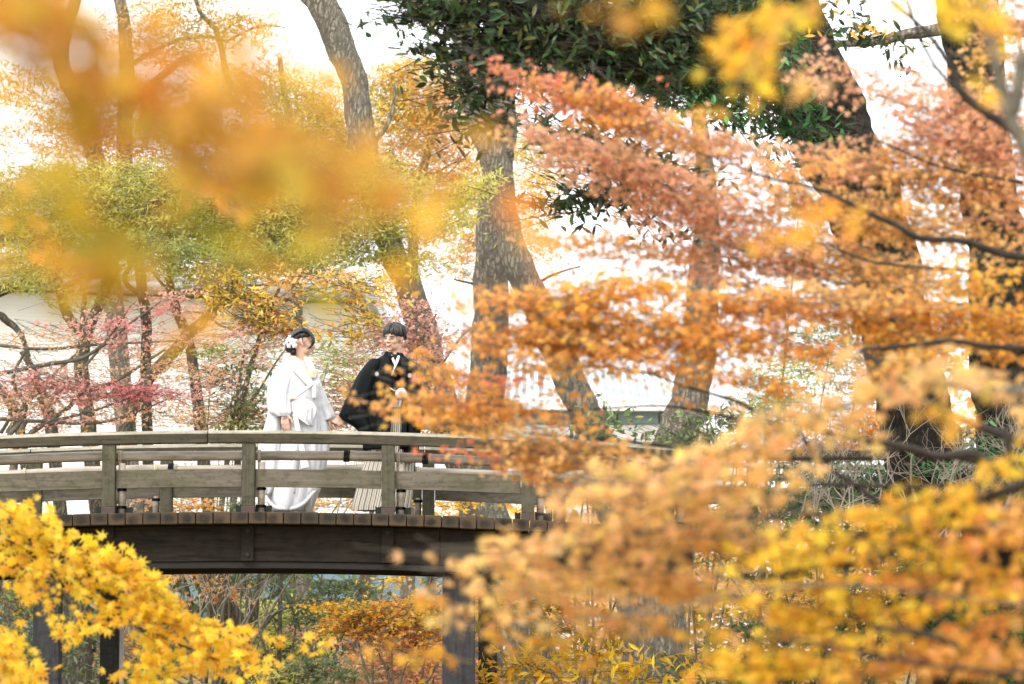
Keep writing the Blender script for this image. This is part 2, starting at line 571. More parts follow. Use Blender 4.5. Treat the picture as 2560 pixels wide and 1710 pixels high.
def pad_leaves(pads, size, view=True, cover_mul=1.0, thick=.4, per=10, twl=3.6, tsp=.34, spread=.6, up=.55, face=.35, rate=.1):
    """pads: (x, y, rx, ry, angle_deg, depth, palette, cover). Returns leaf arrays and twig segments in 3-D."""
    PO, SZ, CO, TW = [], [], [], []
    for (x, y, rx, ry, ang, D, pal, cov) in pads:
        s = VS if view else 1.0
        C = P(x * s, y * s, D)
        mpp = D / FPX
        RX, RY = rx * s * mpp, ry * s * mpp
        RD = min(RX, max(RY, .25)) * thick + .08
        n = int(cov * cover_mul * math.pi * RX * RY / (rate * size ** 2)) + 2
        nt = max(1, n // per)
        a = rng.uniform(0, 2 * math.pi, nt); r = np.sqrt(rng.uniform(0, 1, nt))
        q = np.stack([np.cos(a) * r * RX, rng.normal(0, .5, nt) * RD, np.sin(a) * r * RY], 1)
        t = -math.radians(ang)
        ca, sa = math.cos(t), math.sin(t)
        def rot(q):
            return np.stack([q[:, 0] * ca - q[:, 2] * sa, q[:, 1], q[:, 0] * sa + q[:, 2] * ca], 1)
        base = rot(q) + np.array(C)
        da = t + rng.normal(0, tsp, nt) + np.where(rng.random(nt) < .25, math.pi, 0)
        dr = np.stack([np.cos(da), rng.normal(0, .6, nt), np.sin(da) - .12], 1)
        dr /= np.linalg.norm(dr, axis=1)[:, None]
        Lt = size * twl * rng.uniform(.6, 1.5, nt)
        m = per
        u = rng.uniform(-.6, 1, (nt, m))
        pp = base[:, None, :] + dr[:, None, :] * (u * Lt[:, None])[:, :, None] + rng.normal(0, .42 * size, (nt, m, 3)) * np.array([1, 1.2, .6])
        pp = pp.reshape(-1, 3)
        PO.append(pp)
        SZ.append(size * .5 * rng.uniform(.65, 1.25, len(pp)))
        # colours vary per twig as well as per leaf
        c = pal_colors(pal, len(pp)) * np.repeat(rng.uniform(.85, 1.12, nt), m)[:, None]
        CO.append(c)
        TW.append(np.stack([base - dr * Lt[:, None] * 1.2, base + dr * Lt[:, None]], 1))
    PO, SZ, CO, TW = np.concatenate(PO), np.concatenate(SZ), np.concatenate(CO), np.concatenate(TW)
    R = rot_frames(len(PO), up, spread, face)
    return PO, SZ, CO, R, TW


def twig_mesh(TW, rad, mat, parent, every=1):
    """all the hair-thin twigs of a crown in one mesh (3-sided, tapered)"""
    TW = TW[::every]
    n = len(TW)
    a, b = TW[:, 0], TW[:, 1]
    d = b - a
    d /= np.linalg.norm(d, axis=1)[:, None] + 1e-9
    s = np.cross(d, np.array([0.1, 1, .2])); s /= np.linalg.norm(s, axis=1)[:, None] + 1e-9
    w = np.cross(d, s)
    vs = []
    for (p, r) in ((a, rad), ((a + b) / 2 + rng.normal(0, rad * 4, a.shape), rad * .75), (b, rad * .4)):
        for k in range(3):
            th = 2.094 * k
            vs.append(p + (s * math.cos(th) + w * math.sin(th)) * r)
    off = np.array(root_loc(parent))
    v = np.stack(vs, 1) - off
    fs = []
    for j in range(2):
        for k in range(3):
            fs.append((j * 3 + k, j * 3 + (k + 1) % 3, j * 3 + 3 + (k + 1) % 3, j * 3 + 3 + k))
    f = (np.array(fs)[None] + (np.arange(n) * 9)[:, None, None]).reshape(-1, 4)
    me = bpy.data.meshes.new('twigs')
    me.vertices.add(n * 9); me.vertices.foreach_set('co', v.reshape(-1))
    me.loops.add(f.size); me.loops.foreach_set('vertex_index', f.ravel().astype(np.int32))
    me.polygons.add(len(f)); me.polygons.foreach_set('loop_start', np.arange(0, f.size, 4, dtype=np.int32))
    me.update(calc_edges=True)
    me.materials.append(mat)
    o = bpy.data.objects.new('twigs', me)
    o.parent = parent; o['kind'] = 'stuff'
    COL.objects.link(o)
    return o


LEAFVAR = {}


def leaf_variant(tpl, col, mat):
    """a shared single-leaf mesh whose tint is the nearest of a coarse colour grid"""
    q = tuple(np.round(np.sqrt(col) * 9).astype(int))
    key = (tpl, q, mat.name)
    if key not in LEAFVAR:
        tv, tf = TPL[tpl]
        me = bpy.data.meshes.new('leaf')
        me.from_pydata([tuple(p) for p in tv], [], tf)
        at = me.color_attributes.new('tint', 'FLOAT_COLOR', 'POINT')
        c = np.ones((len(tv), 4), np.float32); c[:, :3] = (np.array(q) / 9) ** 2
        at.data.foreach_set('color', c.ravel())
        me.materials.append(mat)
        LEAFVAR[key] = me
    return LEAFVAR[key]


def crown(parent, pads, size, tpl, mat, nparts=0, twig=.002, twmat=None, every=1, name='crown', **kw):
    kw.setdefault('rate', {'m7': .085, 'm5': .09, 'm5t': .065, 'm3': .09, 'oval': .085, 'lance': .06, 'small': .1, 'pine': .3}[tpl])
    PO, SZ, CO, R, TW = pad_leaves(pads, size, **kw)
    global TRIS
    TRIS += len(PO) * len(TPL[tpl][1])
    idx = np.zeros(len(PO), bool)
    if nparts:
        # the largest leaves in view become parts of their own
        y = PO[:, 1]
        k = y * math.cos(PITCH) + (PO[:, 2] - CAMZ) * math.sin(PITCH)
        sx = PO[:, 0] / k * FPX + 1280
        sy = 855 - (-(y) * math.sin(PITCH) + (PO[:, 2] - CAMZ) * math.cos(PITCH)) / k * FPX
        vis = (sx > 10) & (sx < 2550) & (sy > 10) & (sy < 1700)
        score = np.where(vis, SZ / y * (.6 + .4 * np.abs(R[:, 1, 2])), -1)
        pick = np.argsort(-score)[:nparts]
        pick = pick[score[pick] > 0]
        idx[pick] = True
        off = np.array(root_loc(parent))
        for i in pick:
            o = bpy.data.objects.new('leaf', leaf_variant(tpl, CO[i], mat))
            M = Matrix([list(R[i][0]), list(R[i][1]), list(R[i][2])])
            o.parent = parent
            o.location = PO[i] - off
            o.rotation_euler = M.to_euler()
            o.scale = (SZ[i],) * 3
            COL.objects.link(o)
    k = ~idx
    o = leaf_mesh(name, PO[k], R[k], SZ[k], CO[k], tpl, mat, parent, 'stuff')
    if twig: twig_mesh(TW, twig, twmat or M_bark_maple, parent, every)
    return o


def limb(parent, pts, D, w0, w1, mat, name='limb', view=True, n=8, k=6, rough=.12, dd=0.0):
    """pts: (x, y[, w]) pixels; w0/w1: start/end width in the same pixels; D distance (dd: added along it)"""
    s = VS if view else 1.0
    m = len(pts)
    arr = []
    for i, p in enumerate(pts):
        t = i / max(1, m - 1)
        w = p[2] if len(p) > 2 else w0 + (w1 - w0) * t
        d = D + dd * t
        q = P(p[0] * s, p[1] * s, d)
        arr.append((q.x, q.y, q.z, w * s * d / FPX / 2))
    a = smooth_path(arr, k)
    a[1:-1, :3] += rng.normal(0, 1, (len(a) - 2, 3)) * a[1:-1, 3:4] * .08
    mb = MB()
    mb.tube([tuple(r[:3]) for r in a], [max(.0015, r[3]) for r in a], n, rough)
    return mb.build(name, mat, parent, smooth=True)

# ------------------------------------------------------------ ground
def ground_h(x, y):
    t = np.clip((y - 24) / 26, 0, 1)
    return 1.75 * t * t * (3 - 2 * t) + .12 * np.sin(x * .7 + y * .3) * np.clip((y - 10) / 10, 0, 1)


def build_ground():
    m, N, L, out = new_mat('leaf_litter_ground')
    v = mapping(N, L, (1, 1, 1), rnd=False)
    vo = N.new('ShaderNodeTexVoronoi'); vo.inputs['Scale'].default_value = 16
    L.new(v, vo.inputs['Vector'])
    cc = ramp(N, L, vo.outputs['Color'], [(.2, (.09, .07, .04)), (.5, (.32, .17, .06)), (.8, (.42, .25, .10))])
    big = nz(N, L, .6, 5, v)
    c = mixc(N, L, ramp(N, L, big, [(.4, 0), (.6, .8)]), cc, (.10, .12, .045))
    bsdf(N, L, out, c, .95, .1, vo.outputs['Distance'], .6, .03)
    n = 70
    xs = np.linspace(-60, 60, n); ys = np.concatenate([np.linspace(-30, 70, n), [110, 200, 400]])
    mb = MB()
    vs = [(x, y, float(ground_h(x, y))) for y in ys for x in xs * 1.0]
    fs = [(j * n + i, j * n + i + 1, (j + 1) * n + i + 1, (j + 1) * n + i) for j in range(len(ys) - 1) for i in range(n - 1)]
    # widen the far rows so that the sheet reaches the horizon
    vs = [(x * (1 if y <= 70 else 1 + (y - 70) / 40), y, z) for x, y, z in vs]
    mb.add(vs, fs)
    o = mb.build('ground', m, smooth=True)
    tag(o, kind='structure')


build_ground()

# ------------------------------------------------------------ footbridge
DN, DF = 29.4, 31.2             # distances of the near and far railing
APEX = -2.34


def bz(x):
    return 2.915 - 0.0105 * (x - APEX) ** 2


bridge = empty('footbridge', (0, 30.3, 0), 'weathered arched wooden footbridge with low railings and bamboo rails the couple walk on', 'bridge')
XL, XR = -9.0, 1.5


def arch_beam(name, x0, x1, y, z0, z1, dy, mat, chamfer=0.0, seg=None, bev=.006, sub=None):
    """bar following the arch from x0 to x1, heights z0..z1 above the deck"""
    mb = MB()
    n = seg or max(2, int((x1 - x0) / .3))
    vs, fs = [], []
    if chamfer:
        prof = [(-dy / 2, z0), (dy / 2, z0), (dy / 2, z1 - chamfer), (dy / 2 - chamfer * 1.4, z1), (-dy / 2 + chamfer * 1.4, z1), (-dy / 2, z1 - chamfer)]
    else:
        prof = [(-dy / 2, z0), (dy / 2, z0), (dy / 2, z1), (-dy / 2, z1)]
    k = len(prof)
    for i in range(n + 1):
        x = x0 + (x1 - x0) * i / n
        for (py, pz) in prof:
            vs.append((x, y + py + (random.random() - .5) * .001, bz(x) + pz + (random.random() - .5) * .0015))
    for i in range(n):
        for j in range(k):
            j2 = (j + 1) % k
            fs.append((i * k + j, i * k + j2, (i + 1) * k + j2, (i + 1) * k + j))
    fs.append(tuple(range(k - 1, -1, -1)))
    fs.append(tuple(n * k + j for j in range(k)))
    mb.add(vs, fs)
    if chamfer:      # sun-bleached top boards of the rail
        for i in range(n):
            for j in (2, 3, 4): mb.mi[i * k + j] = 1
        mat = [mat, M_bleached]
    o = mb.build(name, mat, sub or bridge)
    bevel(o, bev)
    return o


M_batten = wood_mat('batten_wood', (.17, .17, .13), (.08, .08, .06), (.10, .12, .06), 'z', .7)
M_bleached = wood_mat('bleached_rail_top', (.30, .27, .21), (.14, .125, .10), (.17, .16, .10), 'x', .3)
# deck planks laid across, their ends facing us
pw = .150
nplank = int((XR - XL) / pw)
pm = []
for v in range(5):
    b = MB(); b.box((0, 0, 0), (pw - .006 - .002 * (v % 3), 2.32, .100))
    me_o = b.build('plank', M_plank, None, loc=(0, 0, 0))
    bevel(me_o, .006)
    pm.append(me_o)
for i in range(nplank):
    x = XL + (i + .5) * pw
    o = pm[i % 5].copy()
    COL.objects.link(o)
    o.parent = bridge
    o.location = (x, 30.3 - 30.3 + (random.random() - .5) * .012, bz(x) - .052 + (random.random() - .5) * .004)
    o.rotation_euler = (0, math.atan(.021 * (x - APEX)), 0)
for o in pm: bpy.data.objects.remove(o)

# handrails in lengths with joints
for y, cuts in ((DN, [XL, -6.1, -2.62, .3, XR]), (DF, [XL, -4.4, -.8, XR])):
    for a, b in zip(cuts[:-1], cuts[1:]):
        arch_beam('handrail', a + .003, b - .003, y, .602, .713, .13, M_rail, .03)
near_posts = [-3.473 + 1.203 * k for k in range(-4, 5)]
far_posts = [-4.355 + 1.197 * k for k in range(-3, 5)]
for y, posts in ((DN, near_posts), (DF, far_posts)):
    inner = 1 if y == DN else -1
    for k, x in enumerate(posts):
        b = MB(); b.box((x, y, bz(x) + .331), (.112, .11, .54))
        bevel(b.build('rail_post', M_post, bridge), .006)
        b = MB(); b.box((x, y, bz(x) + .031), (.118, .118, .06))
        bevel(b.build('post_shoe', M_shoe, bridge), .004)
        for sx in (-1, 1):
            # black curb blocks either side of the post, upper edge dished
            b = MB()
            x0, x1 = (x + sx * .062, x + sx * (.112 if sx < 0 else .195))
            if x0 > x1: x0, x1 = x1, x0
            n = 6
            vs, fs = [], []
            yy0, yy1 = y + inner * .02, y + inner * .12
            for i in range(n + 1):
                xx = x0 + (x1 - x0) * i / n
                h = .078 - .012 * math.sin(math.pi * i / n) - (.01 * i / n if sx > 0 else 0)
                for yy in (yy0, yy1):
                    vs += [(xx, yy, bz(x) + .002), (xx, yy, bz(x) + h)]
            for i in range(n):
                a, c = i * 4, i * 4 + 4
                fs += [(a, c, c + 1, a + 1), (a + 2, a + 3, c + 3, c + 2), (a + 1, c + 1, c + 3, a + 3), (a, a + 2, c + 2, c)]
            fs += [(0, 1, 3, 2), (n * 4, n * 4 + 2, n * 4 + 3, n * 4 + 1)]
            b.add(vs, fs)
            b.build('curb_block', M_block, bridge)
    # boards between posts
    for a, c in zip(posts[:-1], posts[1:]):
        arch_beam('side_board', a + .0595, c - .0595, y + inner * .005, .224, .379, .034, M_board, seg=4, bev=.003)
    # bamboo rail tied on the inner side
    by = y + inner * .105


def bamboo(x0, x1, y, h, r, n_node=.42, cut_end=True):
    pts, rad = [], []
    x = x0
    nxt = x0 + random.uniform(.1, n_node)
    xs = [x0]
    while x < x1:
        x = min(x1, x + .09)
        if x > nxt:
            xs += [nxt - .014, nxt - .004, nxt + .004, nxt + .014]
            nodes.append(nxt)
            nxt += n_node * random.uniform(.85, 1.2)
        xs.append(x)
    xs = sorted(set(xs))
    for x in xs:
        d = min([abs(x - q) for q in nodes] + [9])
        rr = r * (1 - .05 * (x - x0) / (x1 - x0))
        if d < .0045: rr *= .985
        elif d < .016: rr *= 1.06
        pts.append((x, y + .004 * math.sin(x * 2.1), bz(x) + h + .006 * math.sin(x * 1.7 + x0)))
        rad.append(rr)
    b = MB(); b.tube(pts, rad, 14)
    return b.build('bamboo_rail', M_bamboo, bridge, smooth=False)


nodes = []
for y, inner, cuts in ((DN, 1, [XL, -5.2, -3.46, -1.42, -.74, XR]), (DF, -1, [XL, -5.35, -3.1, -.9, XR])):
    for i, (a, b_) in enumerate(zip(cuts[:-1], cuts[1:])):
        o = bamboo(a, b_ + .05, y + inner * .112, .507 if y == DN else .482, (.045 if y == DN else .040) * (1 if i % 2 else .95))
        o.data.polygons.foreach_set('use_smooth', [True] * len(o.data.polygons))
        # black cord round the joint
        for q in range(4):
            r = .05
            ring = [(b_ - .03 + q * .013 + .004 * math.sin(t), y + inner * .112 + r * math.cos(t), bz(b_) + (.507 if y == DN else .482) + r * math.sin(t)) for t in np.linspace(0, 2 * math.pi, 15)]
            mb = MB(); mb.tube(ring, .006, 5)
            mb.build('cord_wrap', M_rope, o)
    # light bamboo stakes carrying the rail, tied with cord
    posts = near_posts if y == DN else far_posts
    for x in posts:
        sx = x + (.108 if y == DN else -.095)
        yy = y + inner * (.03 if y == DN else .0)
        b = MB()
        zz = [(0.004, .03), (.2, .032), (.215, .034), (.23, .031), (.44 if y == DN else .24, .031)]
        b.tube([(sx, yy, bz(sx) + z) for z, r in zz], [r for z, r in zz], 10)
        st = b.build('bamboo_stake', M_bamboo, bridge, smooth=True)
        for hz in (.055, .205):
            for q in range(2):
                rr = .036
                mb = MB(); mb.tube([(sx + rr * math.cos(t), yy + rr * math.sin(t), bz(sx) + hz + q * .012) for t in np.linspace(0, 2 * math.pi, 11)], .006, 4)
                mb.box((sx + .03, yy - .034, bz(sx) + hz + .006), (.03, .012, .014))
                mb.build('cord_wrap', M_rope, st)
        # pale twine loop over the rail
        xx = sx if y == DF else x + .075
        h = .507 if y == DN else .482
        cy = y + inner * .112
        for q in (0, 1):
            mb = MB(); mb.tube([(xx + q * .014, cy + .052 * math.cos(t), bz(xx) + h - .012 + (.058) * math.sin(t)) for t in np.linspace(0, 2 * math.pi, 15)], .006, 5)
            mb.build('twine_loop', M_twine, bridge)

# girders, battens with bolts, lower steel flange
for y, face in ((DN + .02, -1), (DF - .02, 1)):
    cuts = [XL, -4.7, -.62, XR]
    for a, b_ in zip(cuts[:-1], cuts[1:]):
        arch_beam('girder', a + .002, b_ - .002, y, -.417, -.106, .14, M_gird, bev=.008)
    arch_beam('steel_flange', XL, XR, y + .03, -.472, -.4205, .16, M_dark, bev=.002)
    for x in (near_posts if y < 30 else far_posts):
        b = MB(); b.box((x, y - face * -.090, bz(x) - .262), (.104, .036, .306))
        bt = b.build('batten', M_gird, bridge)
        bevel(bt, .004)
        for hz in (-.155, -.36):
            c = Vector((x, y + face * .110, bz(x) + hz))
            mb = MB(); mb.tube([c + Vector((0, face * .012, 0)), c - Vector((0, face * .006, 0))], .018, 10)
            mb.build('bolt', M_dark, bt)
# cross joists under the deck
for k in range(14):
    x = XL + .5 + k * 1.0
    b = MB(); b.box((x, 30.3, bz(x) - .20), (.12, 1.5, .17))
    b.build('joist', M_gird, bridge)
# piers: two pairs of square posts
for x, y, w, d in ((-4.0, 29.5, .23, .21), (-3.64, 31.05, .17, .17), (.0 - .46, 29.6, .28, .22), (-.22, 31.05, .17, .17)):
    b = MB()
    z1 = bz(x) - .475
    b.box((x, y, (z1 - .8) / 2), (w, d, z1 + .8))
    bevel(b.build('pier_post', M_pier, bridge), .012)
for x in (-3.82, -.34):
    b = MB(); b.box((x, 30.3, bz(x) - .55), (.2, 1.7, .12))
    b.build('pier_cap', M_gird, bridge)
# pale conduit on the left pier
b = MB(); b.tube([(-3.52, 30.9, -.2), (-3.52, 30.9, bz(-3.5) - .48)], .02, 8)
b.build('conduit_pipe', plain_mat('grey_conduit', (.42, .42, .40), .5, .4), bridge, smooth=True)

# ------------------------------------------------------------ railing of the path on the right, further back
rl = empty('path_railing', (8, 38, 1), 'dark wooden path railing with bamboo rails behind bare twigs at the right', 'railing')
rm = Vector((38 / FPX, 0, 0))
def rbar(name, px0, px1, py0, py1, h, d, mat, rt=None, dd=0.0):
    a, c = P(px0, py0, d), P(px1, py1, d + dd)
    b = MB(); hh = h * d / FPX
    if rt: b.tube([a, (a + c) / 2, c], rt * d / FPX, 12)
    else:
        v = [a, c]
        vs = []
        for p in v:
            for yy in (-.05, .05):
                for zz in (-hh / 2, hh / 2): vs.append((p.x, p.y + yy, p.z + zz))
        b.add(vs, [(0, 1, 3, 2), (4, 6, 7, 5), (0, 4, 5, 1), (2, 3, 7, 6), (0, 2, 6, 4), (1, 5, 7, 3)])
    return b.build(name, mat, rl, smooth=bool(rt))
rbar('handrail', 1640, 2600, 1128, 1148, 22, 38, M_rail)
rbar('bamboo_rail', 1640, 2600, 1160, 1176, 0, 37.9, M_bamboo, 7)
rbar('bamboo_rail', 1640, 2600, 1192, 1206, 0, 38.2, M_bamboo, 6)
rbar('side_board', 1640, 2600, 1236, 1252, 44, 38, M_board)
rbar('deck_edge', 1640, 2600, 1338, 1346, 26, 38, M_dark)
for px in (1690, 1880, 2070, 2260, 2450):
    a = P(px, 1135, 38.06)
    b = MB(); b.box((a.x, 38.12, a.z - .42), (.12, .11, .86))
    b.build('rail_post', M_post, rl)

# ------------------------------------------------------------ hall with lapped white siding behind the grove
def wall_mat(name, c, scale=3):
    m, N, L, out = new_mat(name)
    n = nz(N, L, scale, 5, mapping(N, L, (.3, 1, 1.6), rnd=False))
    cc = ramp(N, L, n, [(.3, [x * .86 for x in c]), (.7, c)])
    bsdf(N, L, out, cc, .7, .3)
    return m


M_siding = wall_mat('white_lapped_siding', (.92, .93, .87))
M_gutter = plain_mat('grey_gutter', (.40, .43, .44), .5, .4)
M_brownpost = plain_mat('brown_painted_post', (.17, .095, .07), .7, .3, 10)
m, N, L, out = new_mat('blue_grey_glass')
g = bsdf(N, L, out, (.24, .34, .39), .25, .4)
M_glass = m
M_white = plain_mat('white_render', (.93, .93, .92), .8, .2)

h1 = empty('siding_hall', P(400, 1500, 50.8) * 1.0, 'long white building with lapped siding and grey gutter behind the grove', 'building')
def hx(x): return 50 + .355 * (x + 7.5)
X0, X1 = -10.5, -2.35
ztop, zbot = 7.10, 3.35
mb = MB(); nrow = 74; dz = (ztop - zbot) / nrow
for r in range(nrow):
    z0, z1 = zbot + r * dz, zbot + (r + 1) * dz
    vs = []
    for x in (X0, X1):
        vs += [(x, hx(x) - .014, z0), (x, hx(x), z1), (x, hx(x), z0)]
    mb.add(vs, [(0, 3, 4, 1), (0, 2, 5, 3)])
mb.add([(X0, hx(X0) + .01, zbot), (X1, hx(X1) + .01, zbot), (X1 + .0, hx(X1) + 9, zbot), (X0, hx(X0) + 9, zbot),
        (X0, hx(X0) + .01, ztop), (X1, hx(X1) + .01, ztop), (X1, hx(X1) + 9, ztop), (X0, hx(X0) + 9, ztop)],
       [(0, 1, 5, 4), (1, 2, 6, 5), (2, 3, 7, 6), (3, 0, 4, 7), (4, 5, 6, 7)])
mb.build('siding_wall', M_siding, h1)
mb = MB()
v = []
for x in (X0 - .2, X1 + .25):
    for (dy, z) in ((-.42, 7.14), (-.42, 7.34), (-.2, 7.42), (9.3, 7.6), (9.3, 7.3), (-.1, 7.14)):
        v.append((x, hx(x) + dy, z))
mb.add(v, [(i, (i + 1) % 6, 6 + (i + 1) % 6, 6 + i) for i in range(6)] + [(5, 4, 3, 2, 1, 0), (6, 7, 8, 9, 10, 11)])
mb.build('roof_slab', M_gutter, h1)
mb = MB(); mb.tube([(X0, hx(X0) - .5, 7.2), (X1, hx(X1) - .5, 7.2)], .07, 8)
mb.build('gutter', M_gutter, h1, smooth=True)
# glazed lower storey between brown posts, seen under the bridge
gx = [-8.4, -6.9, -5.55, -4.05, -3.2, -2.14, -1.2, -.2]
GY = 50.2
for a, c in zip(gx[:-1], gx[1:]):
    mb = MB(); mb.box(((a + c) / 2, GY, 2.55), (c - a - .13, .05, 1.30))
    mb.build('glass_pane', M_glass, h1)
for x in gx:
    mb = MB(); mb.box((x, GY - .02, 2.45), (.125, .12, 1.7))
    mb.build('glazing_post', M_brownpost, h1)
mb = MB(); mb.box((-4.3, GY + .02, 3.26), (8.4, .2, .12)); mb.build('glazing_head', M_gutter, h1)
mb = MB(); mb.box((-4.3, GY + .02, 1.75), (8.4, .3, .34)); mb.build('glazing_plinth', M_white, h1)
mb = MB(); mb.box((-4.3, GY + 1.6, 2.4), (8.4, .1, 1.9)); mb.build('inner_wall', M_gutter, h1)

# low white hall on the right with hipped ribbed roof
h2 = empty('hip_roof_hall', P(1450, 1200, 66), 'low white building with pale ribbed hip roof and blue grey window band seen between trunks', 'building')
D2 = 66
def q2(px, py, d=D2): return P(px, py, d)
mb = MB()
E0, E1, A, B = q2(1085, 1014), q2(1790, 1014), q2(1215, 925, D2 + 4), q2(1650, 925, D2 + 4)
E2, E3 = E1 + Vector((0, 9, 0)), E0 + Vector((0, 9, 0))
mb.add([E0, E1, B, A, E2, E3], [(0, 1, 2, 3), (1, 4, 2), (4, 5, 3, 2), (5, 0, 3)])
M_roof2 = wall_mat('pale_ribbed_roof', (.33, .40, .40))
mb.build('roof', M_roof2, h2)
mb = MB()
for i in range(34):
    t = (i + .5) / 34
    p = E0.lerp(E1, t) + Vector((0, -.01, .03))
    top = A.lerp(B, min(1, max(0, (t - .18) / .64)))
    k = 1.0 if .18 < t < .82 else (t / .18 if t <= .18 else (1 - t) / .18)
    qd = p.lerp(Vector((p.x if .18 < t < .82 else p.x, top.y, top.z)), k) + Vector((0, 0, .03))
    mb.tube([p, qd], .035, 4)
mb.build('roof_rib', M_white, h2, kind='stuff')
mb = MB(); c = (E0 + E1) / 2
mb.box((c.x, c.y - .05, c.z - .02), ((E1 - E0).length, .2, .16)); mb.build('fascia', M_white, h2)
mb = MB(); z0 = q2(0, 1056).z; z1 = q2(0, 1019).z
for k in range(6):
    w = (E1.x - E0.x - .5) / 6
    b2 = MB(); b2.box((E0.x + .25 + w * (k + .5), D2 + .5, (z0 + z1) / 2), (w - .05, .08, z1 - z0)); b2.build('window' if k >= 2 else 'wall_panel', M_glass if k >= 2 else M_white, h2)
mb = MB(); mb.box((c.x, D2 + .55 + 3.9, (z0 + .48) / 2), (E1.x - E0.x - .4, 8, z0 - .52)); mb.build('wall', M_white, h2)
mb = MB(); mb.box((c.x, D2 + 4.6, z1 - .2), (E1.x - E0.x - .9, 7.8, .9)); mb.build('inner_wall', M_white, h2)

# ------------------------------------------------------------ people
FY = 30.4


def ico(c, r, rot=None, sub=3):
    bm = bmesh.new()
    bmesh.ops.create_icosphere(bm, subdivisions=sub, radius=1)
    vs = []
    for v in bm.verts:
        p = Vector((v.co.x * r[0], v.co.y * r[1], v.co.z * r[2]))
        if rot is not None: p = rot @ p
        vs.append(Vector(c) + p)
    fs = [tuple(v.index for v in f.verts) for f in bm.faces]
    bm.free()
    return vs, fs


def capsule(p0, p1, r0, r1, n=12):
    p0, p1 = Vector(p0), Vector(p1)
    d = (p1 - p0)
    L = d.length
    if L < 1e-6: return ico(p0, (r0, r0, r0), None, 2)
    d.normalize()
    a = d.orthogonal().normalized(); b = d.cross(a)
    prof = []
    for k in range(5):
        t = math.pi / 2 * k / 4
        prof.append((-math.cos(t) * r0, max(.08, math.sin(t)) * r0))
    for k in range(5):
        t = math.pi / 2 * (1 - k / 4)
        prof.append((L + math.cos(t) * r1, max(.08, math.sin(t)) * r1))
    vs, fs = [], []
    for (s, r) in prof:
        for k in range(n):
            th = 2 * math.pi * k / n
            vs.append(p0 + d * s + a * (math.cos(th) * r) + b * (math.sin(th) * r))
    m = len(prof)
    for i in range(m - 1):
        for k in range(n):
            k2 = (k + 1) % n
            fs.append((i * n + k, i * n + k2, (i + 1) * n + k2, (i + 1) * n + k))
    fs.append(tuple(range(n - 1, -1, -1))); fs.append(tuple((m - 1) * n + k for k in range(n)))
    return vs, fs


def fuse(prims, voxel, smooth_it):
    """union closed shapes into one continuous surface; returns verts, faces"""
    mb = MB()
    for v, f in prims: mb.add(v, f)
    me = bpy.data.meshes.new('tmp'); me.from_pydata(mb.v, [], mb.f)
    bm = bmesh.new(); bm.from_mesh(me)
    bmesh.ops.recalc_face_normals(bm, faces=bm.faces)
    bm.to_mesh(me); bm.free()
    o = bpy.data.objects.new('tmp', me); COL.objects.link(o)
    r = o.modifiers.new('r', 'REMESH'); r.mode = 'VOXEL'; r.voxel_size = voxel
    s = o.modifiers.new('s', 'SMOOTH'); s.factor = .5; s.iterations = smooth_it
    dg = bpy.context.evaluated_depsgraph_get()
    dg.update()
    ev = o.evaluated_get(dg)
    m2 = ev.to_mesh()
    vs = [tuple(v.co) for v in m2.vertices]
    fs = [tuple(p.vertices) for p in m2.polygons]
    ev.to_mesh_clear()
    bpy.data.objects.remove(o)
    return vs, fs


def rings_loft(rings, n=64, sub=6, folds=(), gap=None, power=2.0, close_top=False, close_bot=False, thick=0.0, ucount=1.0):
    """rings: (py, xl, xr, yf, yb) photograph pixels for the outline, metres from the figure plane for the depth.
    folds: list of (amp_m, count, phase, twist, z_lo_px, z_hi_px). gap: (a0, a1) degrees left open (0 = right, 90 = towards us)."""
    a = smooth_path(rings, sub) if sub > 1 else np.array(rings, float)
    m = len(a)
    if gap:
        th = np.radians(np.linspace(gap[1], gap[0] + 360, n))
        closed = False
    else:
        th = np.linspace(0, 2 * math.pi, n, endpoint=False)
        closed = True
    vs, uvs = [], []
    L = 0
    for i in range(m):
        py, xl, xr, yf, yb = a[i]
        A, B = P(xl, py, FY), P(xr, py, FY)
        cx, hw, z = (A.x + B.x) / 2, (B.x - A.x) / 2, A.z
        cy, hd = (yf + yb) / 2, (yb - yf) / 2
        for k, t in enumerate(th):
            c, s = math.cos(t), math.sin(t)
            e = 2 / power
            x = math.copysign(abs(c) ** e, c); y = math.copysign(abs(s) ** e, s)
            off = 0
            for (amp, cnt, ph, tw, lo, hi) in folds:
                w = min(1, max(0, (py - lo) / max(1, (hi - lo))))
                off += amp * w * math.sin(cnt * t + ph + tw * (py - 1000) / 100)
            ln = math.hypot(c / max(hw, .01), s / max(hd, .01))
            nx, ny = c / max(hw, .01) / ln, s / max(hd, .01) / ln
            vs.append((cx + hw * x + nx * off, FY + cy - hd * y - ny * off, z))
    fs, fu = [], []
    kk = n if closed else n - 1
    zs = [vs[i * n][2] for i in range(m)]
    for i in range(m - 1):
        for k in range(kk):
            k2 = (k + 1) % n
            fs.append((i * n + k, (i + 1) * n + k, (i + 1) * n + k2, i * n + k2))
            u0, u1 = k / n * ucount, (k + 1) / n * ucount
            fu.append(((u0, zs[i]), (u0, zs[i + 1]), (u1, zs[i + 1]), (u1, zs[i])))
    if close_top: fs.append(tuple(range(n))); fu.append(None)
    if close_bot: fs.append(tuple((m - 1) * n + k for k in range(n - 1, -1, -1))); fu.append(None)
    return vs, fs, fu


def garment(name, mat, parent, *a, solid=0.006, **k):
    mb = MB()
    v, f, u = rings_loft(*a, **k)
    mb.add(v, f, u)
    o = mb.build(name, mat, parent, smooth=True)
    if solid:
        s = o.modifiers.new('solid', 'SOLIDIFY'); s.thickness = solid; s.offset = -1
    return o


